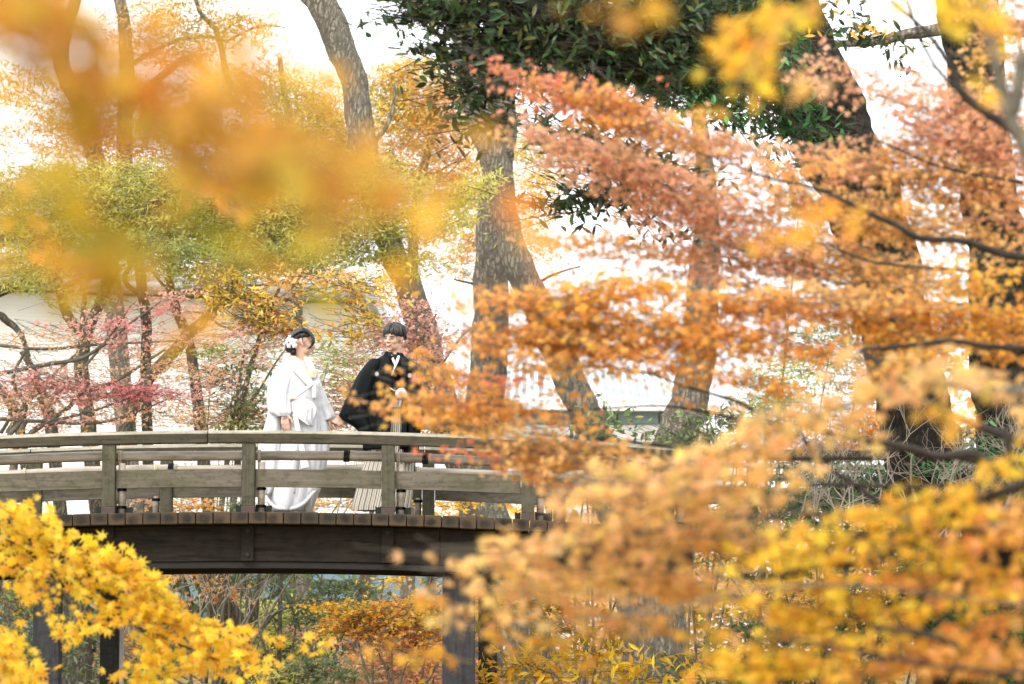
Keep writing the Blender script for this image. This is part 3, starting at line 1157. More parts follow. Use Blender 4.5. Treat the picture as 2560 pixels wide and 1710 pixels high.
def band(name, mat, parent, pts, widths, yoff, thick=.012, bulge=.0, sub=8, skew=None):
    """cloth strip: pts (px, py, y metres from plane) centre line on the body's surface; widths in pixels"""
    arr = [(p[0], p[1], p[2], w) for p, w in zip(pts, widths)]
    a = smooth_path(arr, sub)
    m = len(a)
    vs, fs, n = [], [], 7
    for i in range(m):
        q = P(a[i][0], a[i][1], FY); q.y = FY + a[i][2] + yoff
        i0, i1 = max(0, i - 1), min(m - 1, i + 1)
        t = P(a[i1][0], a[i1][1], FY) - P(a[i0][0], a[i0][1], FY); t.y = 0; t.normalize()
        s = Vector((t.z, 0, -t.x))
        w = a[i][3] / 280.7 / 2
        for j in range(n):
            u = -1 + 2 * j / (n - 1)
            vs.append(q + s * (w * u) + Vector((0, -thick * .5 - bulge * (1 - u * u) * w, 0)))
        for j in range(n):
            u = 1 - 2 * j / (n - 1)
            vs.append(q + s * (w * u) + Vector((0, thick * .5, 0)))
    k = 2 * n
    for i in range(m - 1):
        for j in range(k):
            j2 = (j + 1) % k
            fs.append((i * k + j, i * k + j2, (i + 1) * k + j2, (i + 1) * k + j))
    fs.append(tuple(range(k - 1, -1, -1))); fs.append(tuple((m - 1) * k + j for j in range(k)))
    mb = MB(); mb.add(vs, fs)
    return mb.build(name, mat, parent, smooth=True)


def FP(px, py, y=0.0):
    p = P(px, py, FY); p.y = FY + y
    return p


M_skin = None
def skin_mat(name, c):
    m, N, L, out = new_mat(name)
    n = nz(N, L, 30, 3, mapping(N, L, rnd=False))
    cc = ramp(N, L, n, [(.3, [c[0] * .93, c[1] * .88, c[2] * .86]), (.7, c)])
    bsdf(N, L, out, cc, .5, .4, sss=.12)
    return m


M_skin_b = skin_mat('bride_skin', (.66, .43, .32))
M_skin_g = skin_mat('groom_skin', (.66, .42, .30))
M_eye = plain_mat('eye_dark', (.02, .015, .012), .3, .5)
M_lip_b = plain_mat('lip_red', (.42, .10, .08), .4, .5)
M_lip_g = plain_mat('lip_natural', (.40, .17, .13), .5, .4)
M_teeth = plain_mat('teeth', (.75, .73, .68), .3, .5)
m, N, L, out = new_mat('black_hair')
nh = nz(N, L, 5, 5, mapping(N, L, (30, 30, 3), rnd=False))
bsdf(N, L, out, ramp(N, L, nh, [(.3, (.006, .005, .005)), (.7, (.022, .019, .018))]), .38, .5, nh, .5, .004)
M_hair = m


def head_prims(c, yaw, s=1.0, pitch=0.0, roll=0.0, female=False):
    """local head: face looks along -Y; origin between the ears at eye height; chin 0.115 below, crown 0.115 above"""
    Rm = Euler((pitch, roll, 0)).to_matrix()
    Rz = Matrix.Rotation(yaw, 3, 'Z') @ Rm
    def T(p): return Vector(c) + Rz @ (Vector(p) * s)
    def E(p, r, rot=None, sub=3):
        R = Rz if rot is None else Rz @ rot
        return ico(T(p), [q * s for q in r], R, sub)
    def Cp(a, b, r0, r1): return capsule(T(a), T(b), r0 * s, r1 * s)
    j = .92 if female else 1
    pr = [
        E((0, .012, .032), (.074, .092, .084)),           # cranium
        E((0, -.030, .004), (.064, .060, .078)),          # mid face
        E((0, -.042, -.052), (.050 * j, .044, .050)),     # jaw
        E((0, -.066, -.090), (.022 * j, .020, .020)),     # chin
        E((-.036, -.058, -.018), (.027, .026, .026)),     # cheeks
        E((.036, -.058, -.018), (.027, .026, .026)),
        E((-.032 * j, -.030, -.062), (.027, .034, .036)),
        E((.032 * j, -.030, -.062), (.027, .034, .036)),
        E((0, -.072, .030), (.050, .022, .020)),          # brow
        Cp((0, -.088, .018), (0, -.112, -.020), .008, .0115),   # nose
        E((-.011, -.098, -.024), (.009, .011, .008)),
        E((.011, -.098, -.024), (.009, .011, .008)),
        E((0, -.092, -.046), (.024, .010, .007)),         # lips
        E((0, -.089, -.060), (.020, .010, .008)),
    ]
    for sx in (-1, 1):                                     # ears
        pr.append(E((sx * .078, .012, -.002), (.009, .019, .031), Matrix.Rotation(sx * -.35, 3, 'Z')))
        pr.append(E((sx * .077, .006, -.026), (.008, .010, .012)))
    # neck
    pr.append(capsule(T((0, .022, -.04)), Vector(c) + Vector((0, .028, -.165)) * s + Rz @ Vector((0, .0, 0)), .050 * s, .056 * s))
    return pr, T, Rz


def hand_prims(wrist, d, palm_n, thumb_side, s=1.0, curls=(.5, .5, .55, .6), spread=.10, thumb=(.5, .2)):
    """d: direction of the fingers, palm_n: out of the palm; thumb_side: unit towards the thumb"""
    w = Vector(wrist); d = Vector(d).normalized(); pn = Vector(palm_n)
    pn = (pn - d * pn.dot(d)).normalized(); ts = Vector(thumb_side); ts = (ts - d * ts.dot(d) - pn * ts.dot(pn)).normalized()
    pr = []
    kn = []
    for i, u in enumerate((.030, .010, -.010, -.029)):
        k = w + d * (.088 - abs(i - 1) * .004) * s + ts * u * s
        kn.append(k)
        pr.append(capsule(w + d * .02 * s + ts * u * .55 * s, k, .014 * s, .0115 * s, 10))
    pr.append(capsule(w, w + d * .03 * s, .024 * s, .024 * s))
    for i, k in enumerate(kn):
        l = (.043, .048, .044, .034)[i] * s
        fd = (d + ts * spread * (1.2, .3, -.5, -1.2)[i]).normalized()
        p = k
        ang = 0
        for q, (ls, r) in enumerate(((1, .0092), (.68, .0082), (.5, .0072))):
            ang += curls[i] * (.7, 1.1, .8)[q]
            e = p + (fd * math.cos(ang) + pn * math.sin(ang)) * l * ls
            pr.append(capsule(p, e, r * s, r * .92 * s, 9))
            p = e
    b = w + d * .022 * s + ts * .022 * s
    t1 = b + (d * .55 + ts * .75 + pn * thumb[0]).normalized() * .042 * s
    t2 = t1 + (d * .9 + ts * .25 + pn * thumb[1]).normalized() * .034 * s
    t3 = t2 + (d * 1 + ts * -.05 + pn * (thumb[1] + .2)).normalized() * .026 * s
    for a, c, r0, r1 in ((b, t1, .015, .0115), (t1, t2, .011, .0098), (t2, t3, .0098, .0085)):
        pr.append(capsule(a, c, r0 * s, r1 * s, 10))
    return pr


def add_feature(mb, pr, mi):
    v, f = pr
    mb.add(v, f, mi=mi)


# ---------------- bride
M_silk = None
def silk(name, c, bs=20, bstr=.6, bd=.008, damask=True, spec=.35):
    m, N, L, out = new_mat(name)
    v = mapping(N, L, (1, 1, 1), rnd=False)
    n = nz(N, L, bs, 5, v, .6, 1.2)
    r = ramp(N, L, n, [(.46, .0), (.54, 1)])
    cc = mixc(N, L, r if damask else .0, c, [x * .93 for x in c])
    rr = ramp(N, L, n, [(.45, .35), (.55, .7)])
    bsdf(N, L, out, cc, rr if damask else .6, spec, n, bstr, bd)
    return m


M_silk_w = silk('white_damask_silk', (.64, .64, .65))
M_silk_p = silk('plain_white_silk', (.68, .67, .68), 6, .2, .008, False)
M_silk_in = silk('inner_white_silk', (.58, .56, .565), 7, .25, .008, False)
M_cream = silk('cream_collar_silk', (.50, .44, .33), 30, .2, .003, False)

bride = empty('person', (P(735, 1297, FY).x, FY, bz(P(735, 1297, FY).x)), 'bride in white kimono with black updo and white hair flowers, walking right on the bridge', 'person')
BR = bride
hc = FP(757, 858, .0)
pr, T, Rz = head_prims(hc, math.radians(90 + 12), .97, pitch=math.radians(6), female=True)
face_T = T
pr = pr + [
    ico(FP(738, 930, .02), (.125, .09, .07)),                 # shoulders
    ico(FP(742, 975, .01), (.125, .10, .20)), ico(FP(738, 1060, .01), (.125, .11, .17)),
    capsule(FP(745, 905, .02), FP(742, 950, .02), .056, .08),
    capsule(FP(728, 1080, -.03), FP(715, 1180, -.04), .085, .06), capsule(FP(715, 1180, -.04), FP(705, 1268, -.04), .055, .038),
    capsule(FP(745, 1080, .06), FP(760, 1180, .06), .085, .06), capsule(FP(760, 1180, .06), FP(757, 1268, .06), .055, .038),
    capsule(FP(705, 1276, -.04), FP(728, 1283, -.06), .034, .026), capsule(FP(757, 1274, .06), FP(781, 1280, .04), .034, .024),
    # right arm hanging, left arm reaching to the groom
    capsule(FP(716, 938, -.06), FP(704, 990, -.15), .05, .042), capsule(FP(704, 990, -.15), FP(714, 1040, -.235), .04, .026),
    capsule(FP(765, 938, .06), FP(795, 995, .06), .05, .04), capsule(FP(795, 995, .06), FP(819, 1046, .0), .038, .026),
]
pr += hand_prims(FP(715, 1040, -.245), (.12, 0, -1), (.25, .9, 0), (1, -.2, 0), 1.0, (.22, .25, .3, .35), .04, (.1, .1))
pr += hand_prims(FP(821, 1046, -.01), (.9, -.05, -.30), (.05, .7, -.7), (.2, -.5, .9), 1.02, (.20, .26, .34, .44), .02, (.15, .2))
vs, fs = fuse(pr, .005, 6)
mb = MB(); mb.add(vs, fs, mi=0)
def feat(T, Rz, p, r, mi, s=1, rot=None):
    R = Rz if rot is None else Rz @ rot
    v, f = ico(T(p), [q * s for q in r], R, 2)
    mb.add(v, f, mi=mi)
def arc(T, Rz, cx, cy, cz, w, bend_y, bend_z, r, rz, mi, taper=.6, n=25):
    for k in range(n):
        u = -1 + 2 * k / (n - 1)
        feat(T, Rz, (cx + u * w, cy + bend_y * u * u + (cx * u * w) * 9 * (1 if cx else 0), cz + bend_z * u * u), (w / n * 4.5, r, rz * (1 - taper * u * u)), mi)
for sx in (-1, 1):
    arc(T, Rz, sx * .031, -.083, .004, .014, .0, -.004, .004, .0035, 1)
    arc(T, Rz, sx * .033, -.088, .028, .017, .002, -.004, .0035, .003, 1)
arc(T, Rz, 0, -.0965, -.0525, .024, .022, .009, .005, .0100, 2)
arc(T, Rz, 0, -.0985, -.0515, .019, .018, .008, .005, .0055, 3)
mb.build('body', [M_skin_b, M_eye, M_lip_b, M_teeth], BR, smooth=True)


def hair_cap(c, Rz, s, front, side, nape, rx=.086, ry=.102, rz=.098, bump=.004, cyo=.012, czo=.030, nlat=18, nlon=96, fringe=.0):
    """shell over the skull. front/side/nape: polar angle (deg from crown) where the hair ends"""
    vs, fs = [], []
    for j in range(nlat + 1):
        for k in range(nlon):
            az = 2 * math.pi * k / nlon          # 0 = face direction
            cf = math.cos(az)
            lim = side + (front - side) * max(0, cf) ** 1.6 if cf > 0 else side + (nape - side) * (-cf) ** 1.2
            lim += fringe * (math.sin(az * 9) * 2.5 + math.sin(az * 23 + 1) * 1.5 + (4 if k % 7 == 0 else 0))
            th = math.radians(lim) * j / nlat
            b = 1 + bump / .09 * (math.sin(az * 31 + 3 * math.sin(j * .3)) * .5 + math.sin(az * 13 + j * .2)) * min(1, j / 5)
            tip = 1 - .10 * max(0, (j / nlat - .85) / .15)
            p = Vector((math.sin(az) * math.sin(th) * rx * b * tip, -math.cos(az) * math.sin(th) * ry * b * tip + cyo, math.cos(th) * rz * (1 + (b - 1) * .5) + czo))
            vs.append(Vector(c) + Rz @ (p * s))
    for j in range(nlat):
        for k in range(nlon):
            k2 = (k + 1) % nlon
            fs.append((j * nlon + k, j * nlon + k2, (j + 1) * nlon + k2, (j + 1) * nlon + k))
    # close underneath towards the skull
    base = len(vs)
    for k in range(nlon):
        p = vs[nlat * nlon + k]
        vs.append(p.lerp(Vector(c) + Rz @ Vector((0, .01, .02)) * s, .16))
    for k in range(nlon):
        k2 = (k + 1) % nlon
        fs.append((nlat * nlon + k, nlat * nlon + k2, base + k2, base + k))
    return vs, fs


def lock(mbx, pts, r0, r1, flat=.45, n=8):
    a = smooth_path([(*p, r) for p, r in zip(pts, np.linspace(r0, r1, len(pts)))], 6)
    vs, fs = [], []
    m = len(a)
    for i in range(m):
        t = Vector(a[min(i + 1, m - 1)][:3]) - Vector(a[max(i - 1, 0)][:3]); t.normalize()
        u = t.cross(Vector((0, 1, 0)))
        if u.length < .1: u = Vector((1, 0, 0))
        u.normalize(); w = t.cross(u)
        w0 = math.sin(math.pi * min(1, .25 + .75 * i / (m - 1))) if i > m * .6 else 1
        r = a[i][3] * max(.12, w0)
        for k in range(n):
            th = 2 * math.pi * k / n
            vs.append(Vector(a[i][:3]) + u * math.cos(th) * r + w * math.sin(th) * r * flat)
    for i in range(m - 1):
        for k in range(n):
            k2 = (k + 1) % n
            fs.append((i * n + k, i * n + k2, (i + 1) * n + k2, (i + 1) * n + k))
    fs.append(tuple(range(n))); fs.append(tuple((m - 1) * n + k for k in range(n)))
    mbx.add(vs, fs)


hm = MB()
v, f = hair_cap(hc, Rz, .97, 64, 82, 108, rx=.088, ry=.108, rz=.106, bump=.003, czo=.034)
hm.add(v, f)
hm.add(*ico(FP(727, 866, .0), (.050, .070, .062), Matrix.Rotation(.45, 3, 'Y')))       # low bun
hm.add(*ico(FP(734, 880, .0), (.030, .052, .036), Matrix.Rotation(.6, 3, 'Y')))
hm.add(*ico(FP(741, 845, .0), (.060, .082, .075), Matrix.Rotation(.3, 3, 'Y')))
for k in range(16):                                            # strands swept back over the crown into the bun
    y = -.09 + .012 * k
    lock(hm, [FP(772, 836 + abs(y) * 60, y * .5), FP(760, 823 + abs(y) * 70, y * .9), FP(740, 828 + abs(y) * 90, y), FP(724, 850 + abs(y) * 60, y * .8), FP(720, 868, y * .5)], .012, .009, .5)
# swept fringe falling across the cheek
for k in range(9):
    u = k / 8
    lock(hm, [FP(758 + 6 * u, 823 + 2 * u, -.055 - .02 * (1 - u)), FP(774 + 5 * u, 834 + 3 * u, -.078 + .03 * u), FP(782 + 3.5 * u, 850, -.080 + .05 * u), FP(779 + 5 * u, 866 - 4 * u, -.082 + .045 * u), FP(766 + 9 * u, 877 - 4 * u, -.080 + .045 * u)], .013, .006, .4)
lock(hm, [FP(757, 842, -.085), FP(758, 854, -.088), FP(762, 866, -.084)], .006, .003)
hm.build('hair', M_hair, BR, smooth=True)

fl = MB()
for (cx, cy, yy, R) in ((733, 857, -.085, .032), (727, 848, -.070, .028), (738, 866, -.085, .024), (721, 856, -.05, .026), (741, 855, -.086, .020), (724, 866, -.06, .022)):
    c = FP(cx, cy, yy)
    for k in range(5):
        a = 2 * math.pi * k / 5 + cx
        cc = c + Vector((math.cos(a) * R * .62, -.006 - .006 * (k % 2), math.sin(a) * R * .62))
        fl.add(*ico(cc, (R * .55, R * .13, R * .44), Matrix.Rotation(-a, 3, 'Y') @ Matrix.Rotation(.35, 3, 'Z'), 2))
    fl.add(*ico(c + Vector((0, -.012, 0)), (.006, .006, .006), None, 1))
fo = fl.build('hair_flower', M_silk_p, BR, smooth=True)

# robes: inner gown, outer robe, sleeves, collars
garment('inner_gown', M_silk_in, BR, [
    (1000, 702, 800, -.15, .16), (1060, 700, 806, -.16, .17), (1120, 690, 806, -.18, .18), (1180, 680, 796, -.20, .18), (1230, 672, 790, -.21, .18), (1262, 680, 778, -.20, .17), (1284, 690, 770, -.19, .16)],
    n=120, folds=[(.010, 9, .6, .5, 1040, 1200), (.006, 17, 0, -.4, 1060, 1240), (.016, 4, 1.4, .3, 1060, 1240)], close_bot=True)
o = garment('outer_robe', M_silk_w, BR, [
    (903, 716, 758, -.05, .10), (912, 704, 768, -.085, .13), (925, 696, 780, -.115, .15), (955, 690, 795, -.15, .16), (1000, 690, 805, -.17, .18), (1046, 684, 811, -.18, .20),
    (1080, 672, 814, -.19, .21), (1117, 660, 813, -.20, .22), (1149, 655, 810, -.21, .22), (1185, 654, 803, -.215, .22), (1222, 656, 797, -.22, .21), (1236, 664, 790, -.215, .20)],
    n=160, folds=[(.016, 8, .3, .9, 930, 1080), (.016, 5, 1.9, -1.1, 960, 1120), (.006, 21, .9, 1.4, 950, 1060)], solid=.012)
# padded hem roll that lifts towards the right
a = smooth_path([(664, 1226, -.17), (672, 1250, -.20), (690, 1270, -.225), (715, 1275, -.235), (742, 1273, -.235), (762, 1262, -.22), (776, 1246, -.19), (787, 1232, -.15), (796, 1224, -.08)], 8)
mbh = MB(); mbh.tube([FP(*q) for q in a], [.012 + .008 * math.sin(math.pi * min(1, i / len(a) * 1.1)) for i in range(len(a))], 14, .05)
mbh.build('padded_hem', M_silk_w, BR, smooth=True)
garment('hem_skirt', M_silk_w, BR, [(1150, 672, 797, -.205, .19), (1200, 664, 796, -.225, .19), (1240, 668, 788, -.24, .19), (1262, 676, 776, -.245, .18), (1278, 688, 762, -.235, .17)],
        n=120, folds=[(.010, 11, .2, .9, 1150, 1230), (.008, 6, .2, -.9, 1150, 1230)], solid=.01)
# near sleeve: upper tube, cuff mouth and the long hanging pouch
garment('near_sleeve', M_silk_w, BR, [
    (914, 700, 742, -.10, .0), (930, 690, 744, -.16, .02), (958, 679, 741, -.20, .0), (990, 676, 735, -.215, -.02), (1020, 676, 735, -.25, -.03), (1034, 681, 737, -.275, -.035), (1046, 697, 730, -.265, -.05)],
    n=72, power=2.3, folds=[(.012, 5, .8, 2.2, 920, 970), (.009, 9, 2.0, -2.4, 930, 980)], solid=.008)
garment('near_sleeve_pouch', M_silk_w, BR, [
    (1005, 677, 716, -.20, -.10), (1042, 673, 705, -.20, -.12), (1070, 666, 702, -.20, -.13), (1110, 655, 700, -.205, -.14), (1150, 648, 698, -.21, -.145), (1190, 646, 695, -.215, -.15), (1215, 648, 691, -.215, -.155), (1230, 655, 685, -.21, -.16), (1238, 664, 677, -.20, -.17)],
    n=64, power=2.6, folds=[(.006, 6, .8, .6, 1040, 1130)], close_bot=True, solid=.006)
garment('far_sleeve', M_silk_w, BR, [
    (930, 768, 792, .02, .14), (960, 772, 801, -.02, .14), (1000, 782, 817, -.05, .13), (1025, 795, 829, -.06, .12), (1044, 806, 836, -.06, .11), (1050, 806, 826, -.05, .10)],
    n=64, power=2.3, folds=[(.006, 5, .3, 1.2, 940, 990)], solid=.008)
garment('far_sleeve_pouch', M_silk_w, BR, [
    (1030, 796, 818, .02, .11), (1070, 797, 817, .03, .12), (1120, 794, 816, .03, .12), (1170, 786, 808, .03, .12), (1215, 780, 799, .03, .12), (1224, 784, 794, .04, .11)],
    n=48, folds=[(.005, 5, .3, .8, 1040, 1100)], close_bot=True)
# collars
band('robe_collar', M_silk_p, BR, [(707, 899, .04), (716, 901, -.055), (736, 915, -.125), (756, 937, -.165), (774, 958, -.180), (790, 975, -.185)], [20, 22, 22, 20, 18, 13], -.012, .016, .18)
band('robe_collar', M_silk_p, BR, [(764, 897, -.02), (775, 913, -.10), (789, 940, -.15), (797, 965, -.165)], [14, 16, 15, 12], .006, .016, .18)
band('inner_collar', M_cream, BR, [(722, 893, .03), (738, 899, -.06), (756, 918, -.125), (770, 940, -.165), (779, 955, -.178)], [10, 13, 14, 12, 9], -.006, .012, .18)
band('inner_collar', M_cream, BR, [(760, 890, .0), (768, 903, -.08), (778, 928, -.145), (783, 950, -.165)], [8, 13, 14, 8], -.002, .012, .18)
band('brocade_pouch', plain_mat('gold_brocade', (.42, .33, .24), .5, .5, 80), BR, [(794, 930, -.155), (788, 950, -.178)], [8, 10], -.008, .02)
# draped, tied-up cloth at the waist and the hanging sash end
garment('waist_drape', M_silk_p, BR, [
    (1000, 729, 770, -.205, -.10), (1008, 727, 782, -.235, -.10), (1024, 727, 790, -.25, -.10), (1040, 731, 789, -.255, -.10), (1052, 740, 786, -.25, -.11), (1062, 762, 784, -.235, -.12), (1068, 774, 783, -.22, -.13)],
    n=64, folds=[(.012, 6, .5, 3.0, 1000, 1025), (.008, 11, 1.5, -4.0, 1000, 1030)], close_bot=True, close_top=True, solid=0)
band('sash_end', M_silk_p, BR, [(742, 1040, -.225), (748, 1072, -.235), (756, 1110, -.238), (762, 1146, -.242), (768, 1176, -.245)], [13, 12, 12, 17, 21], -.01, .01)
band('waist_fold', M_silk_p, BR, [(728, 1005, -.20), (752, 990, -.215), (776, 972, -.215), (790, 962, -.20)], [5, 8, 8, 5], -.012, .02, .3)
band('obi_cord', M_cream, BR, [(728, 1003, -.225), (738, 1001, -.235), (750, 1004, -.24)], [4, 4, 3], -.01, .012)
garment('sleeve_frill', M_silk_p, BR, [(958, 778, 799, -.21, -.12), (965, 779, 800, -.225, -.12), (985, 782, 797, -.23, -.13), (1000, 785, 795, -.22, -.14)], n=40, folds=[(.006, 7, 0, 3, 955, 975)], close_bot=True, close_top=True, solid=0)
# sandals
for (x0, y0, yy) in ((700, 1286, -.05), (757, 1282, .05)):
    mb = MB(); c = FP(x0 + 12, y0 + 6, yy)
    mb.add(*ico((c.x, c.y, bz(c.x) + .028), (.115, .042, .026)))
    mb.build('sandal', M_cream, BR, smooth=True)
band('raised_hem_lining', M_cream, BR, [(776, 1246, -.17), (774, 1262, -.17), (770, 1279, -.16)], [13, 19, 12], 0, .02)

# ---------------- groom
M_black = silk('black_haori_silk', (.007, .009, .010), 9, .25, .006, False, .06)
M_black2 = silk('black_kimono_silk', (.006, .007, .008), 9, .2, .006, False, .06)
m, N, L, out = new_mat('striped_hakama_cloth')
tc = N.new('ShaderNodeTexCoord'); sp = N.new('ShaderNodeSeparateXYZ'); L.new(tc.outputs['UV'], sp.inputs[0])
fr = N.new('ShaderNodeMath'); fr.operation = 'FRACT'; L.new(sp.outputs[0], fr.inputs[0])
cs = ramp(N, L, fr.outputs[0], [(0, (.06, .052, .045)), (.20, (.06, .052, .045)), (.26, (.50, .46, .38)), (.72, (.50, .46, .38)), (.76, (.30, .27, .22)), (.82, (.50, .46, .38)), (.96, (.50, .46, .38)), (1, (.045, .04, .035))])
bsdf(N, L, out, cs, .75, .2)
M_hakama = m
groom = empty('person', (P(960, 1297, FY).x, FY, bz(P(960, 1297, FY).x)), 'groom in black crested kimono and striped hakama smiling back at the bride, holding her hand', 'person')
GR = groom
hg = FP(985, 847, .0)
pr, T, Rz = head_prims(hg, math.radians(-31), 1.0, pitch=math.radians(7), roll=math.radians(5))
pr = pr + [
    ico(FP(984, 925, .02), (.19, .11, .085)), ico(FP(982, 975, .02), (.17, .12, .20)), ico(FP(980, 1060, .02), (.16, .125, .17)),
    capsule(FP(987, 895, .02), FP(984, 945, .02), .062, .09),
    capsule(FP(955, 1090, .0), FP(930, 1185, -.02), .09, .062), capsule(FP(930, 1185, -.02), FP(905, 1268, -.03), .058, .04),
    capsule(FP(1000, 1090, .05), FP(1002, 1185, .06), .09, .062), capsule(FP(1002, 1185, .06), FP(1000, 1268, .08), .058, .04),
    capsule(FP(903, 1276, -.04), FP(893, 1284, -.12), .04, .03), capsule(FP(1000, 1274, .06), FP(1010, 1282, -.0), .04, .03),
    capsule(FP(940, 925, .02), FP(905, 985, .03), .058, .045), capsule(FP(905, 985, .03), FP(862, 1041, .035), .043, .029),
    capsule(FP(1028, 925, .02), FP(1042, 995, .03), .058, .045), capsule(FP(1042, 995, .03), FP(1040, 1060, -.02), .043, .029),
]
pr += hand_prims(FP(862, 1041, .035), (-.88, .0, -.45), (-.1, -1, -.25), (-.3, -.1, .9), 1.06, (.7, .75, .8, .85), .01, (-.1, -.1))
pr += hand_prims(FP(1040, 1062, -.02), (.03, -.1, -1), (-.6, .8, 0), (-.5, -.8, 0), 1.08, (.3, .35, .4, .45), .04, (.1, .1))
vs, fs = fuse(pr, .005, 6)
mb = MB(); mb.add(vs, fs, mi=0)
for sx in (-1, 1):
    arc(T, Rz, sx * .031, -.084, .005, .015, .0, -.0045, .0042, .0036, 1)
    arc(T, Rz, sx * .033, -.089, .027, .018, .002, -.005, .004, .0045, 1)
arc(T, Rz, 0, -.0945, -.053, .030, .025, .011, .007, .0115, 2)
arc(T, Rz, 0, -.0970, -.0515, .025, .022, .010, .006, .0072, 3)
mb.build('body', [M_skin_g, M_eye, M_lip_g, M_teeth], GR, smooth=True)
hm = MB()
v, f = hair_cap(hg, Rz, 1.0, 79, 95, 120, rx=.094, ry=.108, rz=.103, bump=.006, fringe=1.0, nlat=20, nlon=140)
hm.add(v, f)
for k in range(120):                                           # overlapping irregular strands all round
    az = random.uniform(-3.1, 3.1)
    aa = abs(az)
    end = (86 + random.uniform(-8, 4)) if aa < .9 else (96 + random.uniform(-8, 8)) if aa < 1.9 else (112 + random.uniform(-8, 8))
    if -1.75 < az < -1.25 or 1.25 < az < 1.75: end = min(end, 90)
    pts = []
    sw = random.uniform(-.25, .25)
    lift = random.uniform(1.0, 1.10)
    for th in (random.uniform(5, 25), 42, 60, end - 10, end):
        t = math.radians(th)
        rr = lift if th < end - 5 else lift - .02
        a2 = az + (th - 40) * .004 * (1 if sw > 0 else -1) + sw
        p = Vector((math.sin(a2) * math.sin(t) * .095 * rr, -math.cos(a2) * math.sin(t) * .109 * rr + .012, math.cos(t) * .104 * rr + .030))
        pts.append(tuple(Vector(hg) + Rz @ p))
    lock(hm, pts, random.uniform(.007, .011), .003, .5, n=6)
hm.build('hair', M_hair, GR, smooth=True)

garment('kimono', M_black2, GR, [
    (888, 966, 1004, -.05, .11), (900, 950, 1016, -.09, .14), (925, 935, 1034, -.13, .15), (960, 932, 1040, -.14, .16), (1005, 938, 1036, -.145, .165), (1060, 940, 1034, -.15, .17)],
    n=64, folds=[(.005, 5, .3, 1.2, 900, 990)])
H1 = [(1003, 940, 1034, -.158, .17), (1040, 936, 1034, -.165, .175), (1080, 930, 1036, -.17, .18), (1120, 921, 1034, -.175, .185), (1160, 909, 1032, -.18, .19), (1200, 897, 1029, -.19, .19), (1240, 887, 1025, -.195, .19), (1266, 880, 1021, -.20, .19), (1277, 879, 1019, -.20, .19)]
garment('hakama', M_hakama, GR, H1, n=900, sub=5, folds=[(.0045, 32, 0, 0, 1003, 1100), (.018, 5, .6, .2, 1100, 1240)], solid=0, ucount=64)
for q, (y0, xa, xb) in enumerate(((1007, 966, 1006), (1012.5, 966, 1006), (1018, 966, 1006), (1030, 968, 1000))):
    band('hakama_band', M_cream, GR, [(xa, y0 + 1, -.165), ((xa + xb) / 2, y0 + 1.5, -.178), (xb, y0, -.165)], [3, 3, 3], -.012, .008)
# haori: body open in front, two broad sleeves
garment('haori', M_black, GR, [
    (884, 966, 1002, -.045, .12), (892, 955, 1010, -.08, .14), (903, 938, 1024, -.115, .155), (922, 926, 1038, -.145, .17), (960, 920, 1044, -.165, .18), (1003, 917, 1046, -.18, .19),
    (1050, 914, 1046, -.19, .20), (1090, 913, 1042, -.195, .205), (1126, 912, 1038, -.20, .21)],
    n=170, gap=(66, 97), folds=[(.012, 7, .3, .5, 920, 1060), (.009, 4, 1.9, -.6, 920, 1060), (.004, 15, .9, .7, 960, 1060)], solid=.01)
garment('haori_panel', M_black, GR, [(1000, 1010, 1046, -.18, .02), (1060, 1011, 1044, -.19, .04), (1120, 1012, 1038, -.20, .06), (1157, 1010, 1032, -.20, .08)], n=48, folds=[(.006, 5, 0, .5, 1000, 1060)], close_bot=True, solid=0)
garment('haori_sleeve', M_black, GR, [
    (900, 926, 958, -.10, .12), (914, 914, 956, -.14, .14), (938, 896, 950, -.16, .14), (965, 884, 948, -.165, .135), (1000, 869, 944, -.165, .12), (1030, 855, 942, -.16, .11), (1040, 853, 941, -.155, .105),
    (1052, 866, 940, -.155, .10), (1062, 883, 939, -.155, .095), (1072, 895, 938, -.15, .09), (1083, 904, 936, -.145, .085), (1086, 910, 934, -.13, .07)],
    n=96, power=2.5, folds=[(.014, 4, .8, .9, 915, 1000), (.007, 9, 2.0, -.5, 920, 1000)], close_bot=True, solid=.006)
garment('haori_sleeve', M_black, GR, [
    (902, 1012, 1032, -.08, .12), (916, 1016, 1041, -.12, .14), (945, 1019, 1050, -.15, .14), (985, 1020, 1056, -.16, .13), (1025, 1020, 1061, -.16, .12), (1055, 1019, 1062, -.16, .11), (1068, 1018, 1057, -.155, .10), (1080, 1016, 1044, -.15, .09)],
    n=80, power=2.4, folds=[(.008, 4, .8, .9, 915, 1000)], close_bot=True, solid=.006)
band('haori_collar', M_black, GR, [(972, 880, .01), (967, 892, -.075), (969, 915, -.145), (973, 950, -.178), (975, 1003, -.196), (972, 1070, -.21), (968, 1124, -.218)], [12, 15, 15, 13, 12, 12, 12], -.012, .016, .15)
band('haori_collar', M_black, GR, [(1001, 884, .0), (1008, 900, -.085), (1010, 930, -.15), (1009, 965, -.178), (1010, 1010, -.195), (1012, 1070, -.205), (1012, 1124, -.212)], [10, 13, 13, 12, 12, 12, 12], -.008, .016, .15)
band('kimono_collar', M_black2, GR, [(976, 884, -.02), (982, 900, -.10), (990, 925, -.150), (996, 945, -.160)], [12, 12, 12, 8], -.012, .012, .1)
band('kimono_collar', M_black2, GR, [(1000, 888, -.02), (998, 905, -.105), (991, 930, -.152), (983, 950, -.160)], [8, 9, 9, 8], -.018, .012, .1)
band('white_collar', M_silk_p, GR, [(978, 888, -.04), (984, 902, -.105), (989, 914, -.135), (991, 919, -.142)], [4, 5.5, 5, 3], -.022, .008)
